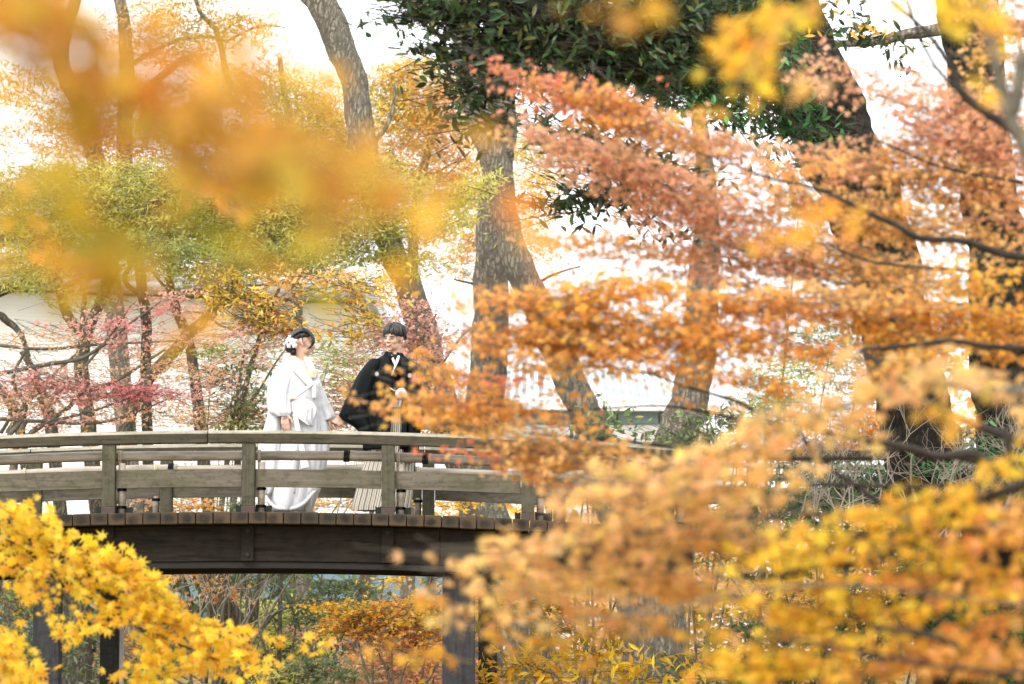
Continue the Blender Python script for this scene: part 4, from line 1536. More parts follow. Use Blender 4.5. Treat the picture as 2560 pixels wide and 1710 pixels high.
band('white_collar', M_silk_p, GR, [(998, 891, -.05), (995, 903, -.11), (990, 918, -.145), (984, 934, -.158), (981, 944, -.163)], [5, 7, 5, 1.6, 1.2], -.025, .008)
# crests printed on the chest: ring with a cross of petals
def crest(px, py, y):
    c = FP(px, py, y)
    mb = MB()
    mb.tube([c + Vector((.0155 * math.cos(t), 0, .0175 * math.sin(t))) for t in np.linspace(0, 2 * math.pi, 21)], .0022, 5)
    for k in range(5):
        a = 2 * math.pi * k / 5 + .3
        mb.add(*ico(c + Vector((.0075 * math.cos(a), 0, .0085 * math.sin(a))), (.0055, .002, .0052), None, 1))
    mb.build('crest', M_silk_p, GR, smooth=True)
crest(944, 939, -.172)
crest(1026, 943, -.168)
# white pompom tassel of the haori cord, and cord
mb = MB()
c = FP(1005, 990, -.235)
v, f = ico(c, (.050, .045, .052), None, 4)
v = [p + (p - c) * (.05 * math.sin(60 * p.x) * math.sin(57 * p.z) + .04 * random.random()) for p in v]
mb.add(v, f); mb.build('pompom', M_silk_p, GR, smooth=True)
mb = MB(); mb.tube([FP(1009, 975, -.2), FP(1006, 985, -.21), FP(1003, 1012, -.215), FP(1001, 1022, -.21)], [.004, .006, .010, .012], 8); mb.build('pompom_cord', M_silk_p, GR, smooth=True)
mb = MB(); mb.tube([FP(974, 972, -.20), FP(985, 980, -.225), FP(996, 984, -.23)], .004, 6); mb.build('pompom_cord', M_silk_p, GR, smooth=True)
for (x0, yy, L_) in ((900, -.10, .12), (1004, .02, .12)):
    c = FP(x0, 1288, yy)
    mb = MB(); mb.add(*ico((c.x, c.y, bz(c.x) + .035), (.055, .10, .034), Matrix.Rotation(.5, 3, 'Z')))
    mb.build('tabi_sock', M_silk_p, GR, smooth=True)
    mb = MB(); mb.add(*ico((c.x, c.y, bz(c.x) + .014), (.08, .13, .014), Matrix.Rotation(.5, 3, 'Z')))
    mb.build('sandal', M_cream, GR, smooth=True)

# ------------------------------------------------------------ trees behind the bridge
def tree(name, label, cat, px, py, D, group=None):
    q = V(px, py, D)
    return empty(name, (q.x, D, float(ground_h(q.x, D))), label, cat, group)


def trunk(t, pts, D, mat, name='trunk', to_ground=True, n=14, rough=.10, dd=0.0, w0=None, w1=None):
    """pts from top to bottom (view px, with width); runs down to the ground"""
    s = VS
    arr = []
    m = len(pts)
    for i, p in enumerate(pts):
        d = D + dd * i / max(1, m - 1)
        w = p[2] if len(p) > 2 else w0 + (w1 - w0) * i / (m - 1)
        q = P(p[0] * s, p[1] * s, d)
        arr.append((q.x, q.y, q.z, w * s * d / FPX / 2))
    if to_ground:
        a, b = arr[-1], arr[-2]
        g = float(ground_h(a[0], a[1])) - .2
        if a[2] > g + .1:
            dx = (a[0] - b[0]) / max(.3, b[2] - a[2])
            h = a[2] - g
            arr.append((a[0] + dx * h * .5, a[1], g + h * .45, a[3] * 1.08))
            arr.append((a[0] + dx * h * .7, a[1], g, a[3] * 1.4))
    a = smooth_path(arr, 7)
    mb = MB(); mb.tube([tuple(r[:3]) for r in a], [r[3] for r in a], n, rough)
    return mb.build(name, mat, t, smooth=True)


G1 = 'tall leaning trees behind the bridge'
t = tree('leaning_tree', 'tall grey-barked tree leaning left behind the groom, its trunk crossing white sky', 'tree', 1050, 1400, 40, G1)
trunk(t, [(700, -90, 74), (735, 0, 70), (775, 90, 70), (812, 195, 62), (830, 320, 66), (840, 400, 66), (872, 500, 58), (900, 580, 60), (930, 640, 62), (962, 735, 70), (985, 830, 74), (1010, 920, 78), (1045, 1010, 84), (1090, 1120, 92)], 40, M_bark_grey)
limb(t, [(735, 20), (700, 0), (680, -40)], 40, 26, 14, M_bark_grey)
limb(t, [(850, 330), (880, 300), (900, 250), (905, 190)], 40, 14, 5, M_bark_grey)
crown(t, [(860, 110, 40, 30, 0, 40, 'pin', 1.2), (830, 90, 30, 18, 10, 40, 'pin', 1.2)], .16, 'pine', M_leaf_green)

t = tree('leaning_tree', 'tall pale trunk emerging below dark evergreen leaves and bending right towards the shrub', 'tree', 1400, 1400, 42, G1)
trunk(t, [(1040, -60, 62), (1062, 40, 62), (1075, 150, 66), (1100, 260, 72), (1125, 330, 76), (1143, 400, 68), (1152, 470, 62), (1165, 530, 62), (1188, 610, 70), (1228, 690, 72), (1268, 780, 74), (1305, 870, 74), (1335, 935, 72), (1362, 1000, 78), (1385, 1080, 90)], 42, M_bark_grey)
limb(t, [(1160, 360), (1168, 280), (1150, 150), (1120, 20), (1100, -60)], 42, 36, 30, M_bark_grey)
limb(t, [(1165, 445), (1190, 460), (1230, 470), (1260, 500)], 42, 9, 3, M_bark_maple_dark)
t = tree('straight_tree', 'thick upright deeply furrowed trunk standing just right of the groom', 'tree', 1120, 1400, 43, G1)
trunk(t, [(1160, -60, 60), (1150, 250, 66), (1132, 480, 72), (1128, 600, 82), (1125, 700, 82), (1122, 800, 84), (1115, 900, 88), (1110, 1000, 92), (1105, 1100, 98)], 43, M_bark_grey)
crown(t, [(1050, 640, 36, 28, 5, 43, 'pin', 1.6), (1330, 625, 30, 22, -20, 43, 'pin', 1.2), (1300, 600, 40, 12, 20, 43, 'pin', .8)], .17, 'pine', M_leaf_green)
limb(t, [(1180, 690), (1230, 650), (1280, 625), (1330, 610)], 43, 10, 3, M_bark_maple_dark)
limb(t, [(1120, 660), (1080, 650), (1040, 640)], 43, 8, 3, M_bark_maple_dark)
t = tree('broad_tree', 'broad grey trunk leaning right behind orange leaves beside the window band', 'tree', 1560, 1400, 42, G1)
trunk(t, [(1560, -60, 26), (1590, 200, 32), (1620, 420, 44), (1618, 560, 66), (1608, 700, 74), (1604, 780, 78), (1592, 870, 84), (1572, 940, 88), (1552, 1000, 98), (1545, 1060, 108)], 42, M_bark_grey)

# dark trunks on the right
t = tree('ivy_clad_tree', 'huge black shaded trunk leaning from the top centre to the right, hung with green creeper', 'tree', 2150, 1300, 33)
trunk(t, [(1690, -120, 210), (1760, 0, 205), (1830, 130, 190), (1900, 290, 190), (1960, 420, 180), (2010, 560, 170), (2040, 700, 165), (2060, 800, 160), (2085, 900, 165), (2110, 1000, 175), (2130, 1100, 190)], 33, M_bark_shade, n=20)
crown(t, [(1700, 60, 110, 80, 30, 31, 'ivy', 2.5), (1640, 190, 90, 100, 40, 31, 'ivy', 2.2), (1560, 170, 120, 80, 10, 31.5, 'ivy', 2.6), (1740, 200, 70, 60, 50, 31.5, 'ivy', 1.6), (1800, 250, 60, 60, 50, 31.5, 'ivy', 1.6), (1790, 330, 50, 50, 60, 32, 'ivy', 1.4), (1850, 320, 60, 30, 30, 31.5, 'ivy', 1.0), (1620, 60, 120, 90, 0, 32, 'evg', 2.0), (1780, 60, 60, 60, 40, 32, 'evg', 1.2)],
      .13, 'oval', M_leaf_glossy, nparts=120, twig=.004, spread=.7, face=.6, per=7)
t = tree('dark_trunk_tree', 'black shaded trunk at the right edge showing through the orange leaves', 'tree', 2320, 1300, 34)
trunk(t, [(2210, -60, 150), (2225, 60, 140), (2240, 200, 130), (2260, 400, 130), (2285, 560, 140), (2300, 700, 150), (2310, 850, 170), (2330, 1000, 190)], 34, M_bark_shade, n=18)
crown(t, [(2290, 1020, 60, 50, 0, 32.5, 'ivy', 1.0), (2200, 1080, 90, 40, 0, 32.5, 'ivy', .8)], .09, 'oval', M_leaf_glossy, twig=.003)

# grove on the left
GG = 'grove of dark forked trees in front of the white siding'
def z4(x, y): return (x / 2.73 * .9168, (600 + y / 2.73) * .9168)
def Z(pts): return [(*z4(p[0], p[1]), p[2] / 2.73 * .9168) for p in pts]
t = tree('grove_tree', 'forked grove tree with a curved upright limb, third trunk from the left edge', 'tree', 200, 1350, 38, GG)
trunk(t, Z([(790, -150, 50), (800, 0, 60), (770, 150, 66), (735, 300, 72), (680, 430, 72), (630, 540, 76), (590, 650, 84), (560, 800, 95), (560, 950, 100), (590, 1150, 105), (610, 1320, 110)]), 38, M_bark_grove)
limb(t, Z([(590, 650, 70), (500, 580, 72), (450, 480, 70), (410, 340, 66), (400, 200, 55), (430, 50, 40)]), 38, 0, 0, M_bark_grove)
limb(t, Z([(450, 320, 45), (480, 300, 45), (620, 250, 44), (740, 205, 42), (830, 190, 34)]), 38.1, 0, 0, M_bark_grove)
limb(t, Z([(560, 600, 40), (575, 420, 36), (560, 290, 34), (540, 180, 20)]), 38.2, 0, 0, M_bark_grove)
limb(t, [(255, 640, 26), (262, 570, 26), (285, 515, 26), (340, 480, 22), (400, 440, 16), (450, 400, 8)], 38, 0, 0, M_bark_grove)
crown(t, [(230, 560, 170, 70, -10, 38, 'oli', 1.86), (120, 480, 150, 80, 0, 38, 'oli', 1.86), (60, 600, 110, 70, 0, 38, 'oli', 1.40), (340, 440, 150, 70, 0, 38, 'oli', 1.86), (150, 660, 110, 40, 10, 37.6, 'grn', 0.78), (330, 570, 90, 40, 0, 37.5, 'grn', 1.55), (420, 600, 110, 40, -5, 37.5, 'grn', 1.71)],
      .085, 'lance', M_leaf_green, twig=.0026, every=2, twmat=M_bark_grove, face=.5)
t = tree('grove_tree', 'slim upright grove trunk with a hooked side limb near its top', 'tree', 340, 1350, 38.6, GG)
trunk(t, Z([(900, -120, 50), (930, 30, 62), (948, 150, 70), (962, 280, 74), (982, 420, 72), (1000, 560, 72), (1000, 700, 72), (992, 850, 74), (1000, 1000, 72), (1005, 1300, 76)]), 38.6, M_bark_grove)
limb(t, Z([(960, 360, 44), (920, 350, 40), (865, 300, 36), (850, 250, 36), (885, 190, 34), (905, 120, 30), (900, 0, 24)]), 38.6, 0, 0, M_bark_grove)
crown(t, [(430, 500, 140, 60, 0, 38.6, 'oli', 2.02), (560, 440, 140, 70, -5, 38.6, 'oli', 2.02), (300, 330, 120, 60, 0, 39, 'dul', .8)], .085, 'lance', M_leaf_green, twig=.0026, every=2, twmat=M_bark_grove, face=.5)
t = tree('grove_tree', 'grove tree leaning strongly right with a long bare diagonal limb', 'tree', 290, 1350, 38.3, GG)
trunk(t, Z([(1640, 130, 50), (1620, 220, 62), (1570, 360, 72), (1520, 420, 76), (1400, 545, 78), (1280, 650, 84), (1180, 770, 84), (1070, 880, 88), (970, 1000, 92), (915, 1110, 95), (880, 1200, 100), (860, 1310, 104)]), 38.3, M_bark_grove)
for q in ([(1530, 385, 24), (1480, 350, 22), (1380, 345, 20), (1290, 390, 16), (1200, 430, 10)], [(1590, 390, 24), (1700, 415, 20), (1850, 470, 16), (1960, 530, 12), (2060, 570, 8)],
          [(1600, 300, 22), (1720, 310, 18), (1850, 300, 14), (2000, 250, 10), (2150, 190, 6)], [(1420, 520, 22), (1500, 580, 16), (1590, 610, 10)], [(1560, 330, 26), (1470, 330, 18), (1300, 345, 12), (1120, 390, 8)], [(1420, 500, 18), (1340, 495, 12), (1260, 490, 6)]):
    limb(t, Z(q), 38.2, 0, 0, M_bark_grove)
crown(t, [(560, 560, 140, 60, -5, 38.3, 'oli', 2.33), (680, 520, 150, 70, 0, 38.3, 'oli', 2.48), (640, 600, 130, 40, -8, 37.8, 'grn', 2.02), (780, 480, 160, 60, -5, 38.5, 'oli', 1.3), (860, 560, 150, 45, -10, 38.5, 'grn', 1.0), (980, 500, 110, 40, -15, 38.5, 'fresh', 1.1), (1060, 440, 90, 26, -20, 38.3, 'fresh', 1.86), (960, 600, 100, 25, -5, 38.6, 'fresh', 1.08), (740, 640, 80, 22, 0, 38.2, 'oli', 1.24), (480, 640, 60, 30, 0, 38, 'grn', 1.71), (930, 440, 80, 30, -10, 38.5, 'fresh', 1.24)],
      .085, 'lance', M_leaf_green, twig=.0026, every=2, twmat=M_bark_grove, face=.5)
t = tree('grove_tree', 'rightmost grove trunk, kinked where it meets the diagonal limb, left of the bride', 'tree', 460, 1350, 38.9, GG)
trunk(t, Z([(1160, -60, 50), (1165, 100, 52), (1162, 220, 56), (1165, 330, 60), (1195, 450, 66), (1240, 560, 70), (1285, 680, 72), (1310, 800, 74), (1330, 950, 76), (1350, 1100, 80), (1370, 1300, 86)]), 38.9, M_bark_grove)
limb(t, Z([(1170, 340, 30), (1130, 320, 24), (1090, 280, 20), (1040, 220, 16), (1000, 170, 10)]), 38.9, 0, 0, M_bark_grove)
crown(t, [(450, 420, 120, 70, 0, 39, 'oli', 1.71), (660, 400, 140, 70, 0, 39, 'oli', 2.02), (820, 400, 120, 60, 10, 39.4, 'oli', 1.71)], .085, 'lance', M_leaf_green, twig=.0026, every=2, twmat=M_bark_grove, face=.5)
t = tree('green_canopy_tree', 'broad yellow-green canopy spreading above the grove trunks from the left edge', 'tree', -60, 1350, 40)
trunk(t, [(-60, 380, 40), (-70, 600, 56), (-80, 900, 70)], 40, M_bark_grove)
for q in ([(-65, 600, 40), (60, 520, 26), (220, 470, 14), (420, 430, 7)], [(-62, 500, 30), (100, 420, 16), (300, 380, 7)], [(-70, 700, 34), (80, 640, 18), (240, 600, 8)]):
    limb(t, q, 40, 0, 0, M_bark_grove)
crown(t, [(60, 430, 150, 50, 0, 40, 'oli', 2.2), (250, 420, 150, 50, 5, 40, 'oli', 2.2), (430, 450, 150, 50, 0, 40, 'fresh', 2.0), (600, 470, 140, 50, 5, 40, 'oli', 2.0), (740, 430, 120, 50, 0, 40, 'oli', 1.3), (100, 530, 150, 45, 0, 40, 'oli', 1.8), (40, 620, 110, 40, 0, 40, 'oli', 1.8), (300, 510, 120, 30, 0, 40, 'fresh', 1.2), (480, 540, 140, 40, 0, 40, 'fresh', 1.6), (860, 490, 130, 50, -5, 40, 'fresh', .9), (970, 520, 130, 40, -10, 40, 'fresh', .8), (760, 590, 140, 30, -5, 40, 'fresh', 1.5), (900, 640, 90, 18, 0, 40, 'fresh', .8), (620, 600, 100, 30, 0, 40, 'oli', 1.6)],
      .085, 'lance', M_leaf_green, twig=.0022, every=2, twmat=M_bark_grove, face=.5)
t = tree('grove_tree', 'short dark grove trunk second from the left edge below the pink leaves', 'tree', 120, 1350, 37.6, GG)
trunk(t, Z([(150, 760, 40), (230, 900, 55), (280, 1040, 76), (330, 1180, 84), (352, 1310, 90)]), 37.6, M_bark_grove)
t = tree('grove_tree', 'crooked dark trunk at the left edge with two thin stems crossing it', 'tree', 40, 1350, 37.2, GG)
trunk(t, Z([(-120, 900, 40), (-40, 980, 56), (50, 1080, 64), (110, 1200, 66), (140, 1330, 70)]), 37.2, M_bark_grove)
limb(t, Z([(50, 1320, 34), (110, 1220, 32), (180, 1110, 30), (250, 1040, 28), (330, 960, 24), (430, 860, 22), (520, 780, 18)]), 37, 0, 0, M_bark_grove)
limb(t, Z([(5, 1320, 26), (60, 1220, 24), (60, 1100, 22), (20, 1020, 18)]), 37, 0, 0, M_bark_grove)
limb(t, Z([(-30, 500, 60), (60, 560, 50), (140, 640, 40), (200, 800, 30)]), 38, 0, 0, M_bark_grove)

t = tree('tall_orange_tree', 'tall loose tree of yellow-green and orange leaves against sky at upper left', 'tree', 300, 1300, 46)
trunk(t, [(190, -60, 26), (140, 130, 34), (190, 260, 40), (230, 420, 44), (260, 700, 46)], 46, M_bark_grey)
limb(t, [(285, 400), (290, 200), (285, 60), (260, -40)], 46, 40, 26, M_bark_grey)
limb(t, [(290, 190), (300, 150), (400, 95), (480, 85), (520, 95)], 46, 14, 5, M_bark_grey)
limb(t, [(520, 95), (590, 62), (650, 62)], 46, 6, 3, M_bark_grey)
limb(t, [(290, 250), (400, 150), (440, 140), (500, 190)], 46, 22, 8, M_bark_grey)
limb(t, [(520, 180), (500, 80), (460, 30), (440, -30)], 46, 16, 8, M_bark_grey)
crown(t, [(460, 40, 120, 45, 10, 46, 'lim', 0.98), (570, 50, 80, 40, 0, 46, 'torg', 1.04), (400, 110, 90, 40, 0, 46, 'oli', 1.40), (620, 110, 50, 40, 30, 46, 'torg', 0.39), (50, 200, 90, 50, 20, 46, 'tyel', 1.17), (100, 320, 130, 50, 0, 46, 'torg', 1.17), (250, 280, 150, 70, 0, 46, 'brn', 0.65), (430, 240, 120, 60, 10, 46, 'torg', 0.78), (620, 220, 130, 60, 15, 46, 'oli', 2.22), (560, 330, 150, 60, 0, 46, 'torg', 1.56), (730, 230, 80, 50, 0, 46, 'tyel', 1.17), (700, 330, 120, 60, 0, 46, 'oli', 2.63), (780, 300, 60, 60, 0, 46, 'tyel', 1.56), (330, 60, 80, 60, 0, 46, 'torg', 1.04)],
      .10, 'lance', M_leaf_green, twig=.0026, every=2, twmat=M_bark_grey, face=.5)
t = tree('pine_tree', 'green pine tufts against white sky at upper left', 'tree', 640, 1300, 48)
trunk(t, [(640, 130, 10), (650, 200, 16), (670, 350, 22), (680, 700, 26)], 48, M_bark_grey)
crown(t, [(640, 130, 60, 22, 0, 48, 'pin', .9), (740, 130, 50, 20, 10, 48, 'pin', .9), (690, 170, 70, 25, 0, 48, 'pin', 1.2)], .18, 'pine', M_leaf_green)

t = tree('yellow_tree', 'golden yellow and orange tree between the two leaning trunks', 'tree', 980, 1350, 47)
trunk(t, [(1000, 200, 12), (985, 330, 18), (960, 430, 22), (945, 600, 26), (940, 900, 30)], 47, M_bark_grey)
for q in ([(985, 330), (1010, 290), (1030, 240)], [(965, 420), (920, 380), (890, 340)], [(960, 430), (1010, 390), (1050, 370)], [(950, 500), (910, 470)]):
    limb(t, q, 47, 10, 4, M_bark_grove)
crown(t, [(900, 190, 55, 50, 0, 47, 'tyel', 1.92), (960, 180, 70, 45, 0, 47, 'tyel', 2.40), (1010, 250, 70, 50, 0, 47, 'torg', 2.56), (930, 270, 80, 50, 0, 47, 'tyel', 2.56), (1020, 330, 70, 50, 0, 47, 'torg', 2.40), (920, 360, 60, 50, 0, 47, 'torg', 2.08), (960, 420, 80, 40, 0, 47, 'torg', 2.08), (1060, 420, 60, 60, 0, 47, 'tyel', 1.92), (1100, 520, 50, 70, 0, 47, 'tyel', 1.76), (1230, 380, 60, 60, 0, 47, 'tyel', 1.44), (1220, 470, 60, 50, 0, 47, 'tyel', 1.28), (1200, 340, 50, 30, 0, 47, 'fresh', 1.40), (1180, 560, 60, 50, 0, 47, 'torg', 1.44), (1060, 590, 50, 60, 0, 47, 'torg', 1.28), (870, 250, 50, 60, 0, 47, 'fresh', 1.24)],
      .10, 'lance', M_leaf_green, twig=.0026, every=2, twmat=M_bark_grey, face=.6)
t = tree('yellow_leaf_tree', 'small tree with drooping yellow and orange leaves left of the bride', 'tree', 560, 1330, 36)
trunk(t, [(640, 660, 8), (600, 760, 10), (560, 900, 13), (545, 1050, 15)], 36, M_bark_grove)
crown(t, [(560, 700, 90, 50, 15, 36, 'tyel', 1.2), (640, 740, 60, 40, 10, 36, 'tyel', 1.1), (700, 660, 60, 30, 0, 36, 'torg', .7), (810, 690, 60, 50, 10, 36, 'tyel', .8), (830, 740, 40, 40, 0, 36, 'lim', .6), (650, 640, 60, 20, 0, 36, 'torg', .6), (780, 770, 60, 40, 0, 36, 'tyel', .4), (520, 660, 50, 40, 0, 36, 'lim', 1), (840, 655, 50, 24, 10, 36, 'tyel', 1.1), (770, 640, 50, 20, 0, 36, 'torg', 1.0)],
      .08, 'oval', M_leaf_green, nparts=80, twig=.004, twmat=M_bark_grove, face=.5)

# small maples with thinning pink leaves
t = tree('pink_maple', 'low spreading maple with thinning pink and salmon leaves in front of the white siding', 'tree', 150, 1350, 35)
for q in ([(-20, 860, 10), (110, 835, 10), (200, 815, 9), (300, 740, 6), (370, 690, 4)], [(-20, 790, 8), (100, 800, 7), (230, 790, 6), (420, 780, 3)], [(60, 1000, 10), (150, 940, 10), (190, 900, 9), (270, 870, 8), (380, 800, 5)],
          [(0, 960, 10), (100, 965, 8), (200, 945, 6), (330, 900, 4)], [(70, 990, 8), (110, 970, 8), (250, 965, 6), (420, 900, 3)], [(20, 1000, 12), (60, 940, 10), (30, 870, 8), (60, 800, 5)], [(180, 860, 7), (260, 760, 5), (300, 700, 3)]):
    limb(t, q, 35, 0, 0, M_bark_maple)
trunk(t, [(60, 960, 12), (40, 1010, 16), (30, 1080, 20)], 35, M_bark_maple)
crown(t, [(370, 690, 70, 16, -15, 35, 'pink', .9), (300, 740, 90, 22, -18, 35, 'rose', .6), (330, 780, 120, 22, -5, 35, 'pink', .6), (190, 740, 90, 22, -5, 35, 'pink', .7), (120, 780, 120, 25, 0, 35, 'peach', .6), (80, 860, 110, 30, 5, 35, 'pink', .9), (130, 900, 140, 25, 0, 35, 'pink', 1.0), (290, 905, 100, 18, -4, 35, 'rose', 1.0), (200, 890, 120, 16, 4, 35, 'rose', .8), (350, 900, 60, 20, 0, 35, 'rose', .9), (430, 900, 110, 18, -8, 35, 'pink', .6), (60, 920, 90, 30, 0, 35, 'peach', .8), (470, 770, 90, 18, -12, 35, 'pink', .6), (300, 840, 130, 25, -5, 35, 'peach', .5), (440, 850, 100, 30, -8, 35, 'peach', .5), (120, 960, 130, 22, 0, 35, 'pink', .5), (340, 950, 140, 30, 0, 35, 'peach', .35), (420, 710, 50, 20, 20, 35, 'pink', .7)],
      .06, 'm3', M_leaf, twig=.0028, spread=.7, per=10, twl=4, nparts=60)
t = tree('peach_maple', 'sparse peach leaved maple standing behind the railing between bride and grove', 'tree', 560, 1340, 36)
trunk(t, [(560, 800, 5), (545, 900, 8), (530, 980, 11), (520, 1060, 13)], 36, M_bark_maple)
limb(t, [(530, 980), (590, 900), (640, 820), (690, 760)], 36, 7, 2, M_bark_maple)
crown(t, [(590, 770, 80, 50, -20, 36, 'peach', .8), (540, 840, 90, 40, -10, 36, 'peach', .7), (500, 950, 100, 30, 0, 36, 'peach', .9), (580, 940, 60, 40, 0, 36, 'torg', .8), (790, 850, 60, 60, 0, 36, 'peach', .8), (800, 920, 60, 50, 0, 36, 'peach', .9), (780, 960, 70, 30, 0, 36, 'peach', .8), (870, 800, 70, 50, -20, 36, 'pink', .4), (840, 900, 60, 50, 0, 36, 'peach', .5), (620, 700, 50, 30, 0, 36, 'peach', .6)],
      .06, 'm3', M_leaf, twig=.0028, spread=.7, twl=4)
t = tree('pink_maple', 'thin pink leaved maple branches crossing the leaning trunk right of the groom', 'tree', 930, 1340, 37)
trunk(t, [(1000, 720, 4), (960, 790, 6), (900, 880, 8), (880, 1000, 11)], 37, M_bark_maple)
limb(t, [(1010, 840), (1060, 770), (1100, 740)], 37, 5, 2, M_bark_maple)
crown(t, [(940, 710, 45, 30, 20, 37, 'pink', .9), (960, 780, 60, 45, 40, 37, 'pink', .9), (1030, 780, 60, 30, -30, 37, 'pink', .35), (1000, 720, 60, 25, 20, 37, 'pink', .25), (930, 800, 50, 40, 0, 37, 'peach', .8), (880, 760, 60, 40, 0, 37, 'pink', .35), (1050, 990, 70, 40, 0, 37, 'torg', 1.1), (990, 960, 60, 50, 0, 37, 'torg', 1.1), (1100, 960, 80, 40, 0, 37, 'torg', .8), (980, 850, 50, 50, 0, 37, 'peach', .6)],
      .06, 'm3', M_leaf, twig=.0028, spread=.7, twl=4)

# ------------------------------------------------------------ shrubs and lower storey
def shrub(name, label, cat, px, py, D, pads, size=.08, tpl='oval', mat=None, stems=6, sw=8, nparts=0, group=None, **kw):
    t = tree(name, label, cat, px, py, D, group)
    g = root_loc(t)
    tops = [pads[i % len(pads)] for i in range(stems)]
    for (x, y, *_r) in tops:
        q = V(x + random.uniform(-20, 20), y, D)
        mb = MB()
        b = Vector((g.x + random.uniform(-.15, .15), g.y, g.z - .05))
        mid = b.lerp(q, .5) + Vector((random.uniform(-.15, .15), 0, .1))
        a = smooth_path([tuple(b), tuple(mid), tuple(q)], 5)
        w = sw * VS * D / FPX / 2
        mb.tube([tuple(r) for r in a], list(np.linspace(w, w * .35, len(a))), 6, .1)
        mb.build('stem', M_bark_maple, t, smooth=True)
    crown(t, pads, size, tpl, mat or M_leaf_green, nparts=nparts, twig=.003, **kw)
    return t


shrub('green_shrub', 'glossy green shrub rising in front of the trunk beside the window band', 'shrub', 1360, 1200, 36, [(1385, 950, 24, 20, 0, 36, 'shr', 1.2), (1360, 985, 40, 24, 0, 36, 'shr', 1.6), (1400, 930, 14, 14, 0, 36, 'shr', 1), (1345, 960, 20, 14, 0, 36, 'shr', 1)], .10, mat=M_leaf_glossy, stems=5, nparts=60)
shrub('green_shrub', 'glossy green shrub at the foot of the broad grey trunk', 'shrub', 1600, 1200, 36, [(1640, 970, 60, 30, 0, 36, 'shr', 1.4), (1560, 1010, 70, 22, 0, 36, 'shr', 1.5), (1700, 960, 50, 25, 0, 36, 'shr', 1), (1500, 985, 26, 20, 0, 36, 'shr', .8), (1660, 1010, 60, 20, 0, 36, 'shr', 1.2)], .10, mat=M_leaf_glossy, stems=8, nparts=60)
shrub('green_shrub', 'loose fresh green shrub behind the railing left of the bride', 'shrub', 540, 1250, 35.5, [(545, 860, 60, 30, 0, 35.5, 'shr', .6), (550, 920, 50, 40, 0, 35.5, 'shr', 1.1), (600, 980, 50, 20, 0, 35.5, 'shr', .8), (470, 800, 60, 25, 0, 35.5, 'grn', 0.78), (760, 830, 40, 50, 0, 35.5, 'grn', 0.78), (520, 980, 60, 20, 0, 35.5, 'grn', 0.78)], .075, stems=8, sw=5)
shrub('hazy_green_tree', 'pale green leafed tree seen through the orange leaves at right of centre', 'tree', 1750, 1300, 46, [(1800, 870, 90, 60, 0, 46, 'fresh', 1.08), (1900, 790, 90, 60, 0, 46, 'grn', 1.08), (1760, 940, 80, 40, 0, 46, 'fresh', 1.40), (1980, 860, 80, 60, 0, 46, 'torg', .9), (1830, 480, 20, 30, 0, 46, 'fresh', 1.55)], .10, 'lance')
shrub('orange_maple', 'low orange maple glowing under the bridge deck line behind the railing', 'tree', 440, 1300, 35, [(420, 1155, 60, 18, 0, 35, 'org', 1.4), (330, 1150, 40, 14, 0, 35, 'peach', .9), (60, 1015, 80, 12, 0, 35, 'org', .7), (700, 1160, 40, 14, 0, 35, 'torg', .8), (780, 1150, 60, 18, 0, 35, 'torg', .8), (560, 1160, 60, 12, 0, 35, 'shr', 1), (1020, 1160, 60, 18, 0, 35, 'yel', .9), (1230, 1140, 60, 25, 0, 35, 'yel', .9), (250, 1010, 60, 10, 0, 35, 'org', .8), (640, 1045, 60, 14, 0, 35, 'peach', .6), (900, 1045, 100, 14, 0, 35, 'peach', .6)], .07, 'm3', M_leaf)
# under the bridge
shrub('yellow_maple', 'bright yellow maple spreading low under the middle of the bridge', 'tree', 900, 1500, 35, [(800, 1395, 100, 18, 5, 35, 'gold', 1.3), (900, 1400, 100, 26, -6, 35, 'amb', 1.3), (1000, 1420, 90, 40, 0, 35, 'yel', 1.4), (840, 1440, 110, 25, 0, 35, 'amb', 1.3), (900, 1330, 40, 14, -20, 35, 'gold', .9), (960, 1470, 100, 35, 0, 35, 'org', 1.2), (1100, 1370, 70, 35, 0, 35, 'gold', .9), (760, 1430, 50, 20, 0, 35, 'yel', 1)], .07, 'm5t', M_leaf, nparts=120, stems=7, sw=9)
shrub('coral_maple', 'coral red maple low beneath the yellow one under the bridge', 'tree', 900, 1560, 36.5, [(900, 1480, 110, 40, 0, 36.5, 'red', .9), (850, 1540, 130, 40, 0, 36.5, 'peach', 1.2), (1000, 1540, 110, 50, 0, 36.5, 'red', 1.0), (700, 1440, 30, 15, 0, 36.5, 'rose', .8), (300, 1375, 26, 22, 20, 36, 'red', 1), (440, 1480, 30, 15, 0, 36, 'red', 1)], .07, 'm3', M_leaf)
shrub('green_shrub', 'glossy green shrub growing under the bridge left of the yellow maple', 'shrub', 720, 1500, 37, [(770, 1360, 60, 40, -10, 37, 'shr', 1.2), (700, 1400, 50, 35, 0, 37, 'shr', 1.2), (820, 1340, 30, 20, 0, 37, 'shr', 1), (560, 1320, 60, 20, 0, 37, 'shr', 1), (640, 1310, 60, 18, 0, 37, 'shr', .9), (740, 1310, 30, 14, 0, 37, 'shr', .8)], .09, mat=M_leaf_green, stems=7, nparts=40)
shrub('bright_green_shrub', 'fresh green low shrub at the bottom edge under the bridge', 'shrub', 700, 1600, 34, [(720, 1540, 80, 30, 0, 34, 'shr', 1.6), (640, 1560, 60, 30, 0, 34, 'fresh', 1.55), (300, 1560, 80, 30, 0, 34, 'shr', 1.4), (380, 1500, 50, 30, 0, 34, 'shr', 1), (90, 1480, 60, 60, 0, 34, 'shr', 1.2), (60, 1400, 60, 50, 0, 34, 'shr', .8), (600, 1430, 80, 60, 0, 38, 'fresh', 1.24), (560, 1520, 70, 40, 0, 38, 'fresh', 1.40), (700, 1480, 60, 40, 0, 38, 'fresh', 1.55)], .085, mat=M_leaf_green, stems=10)
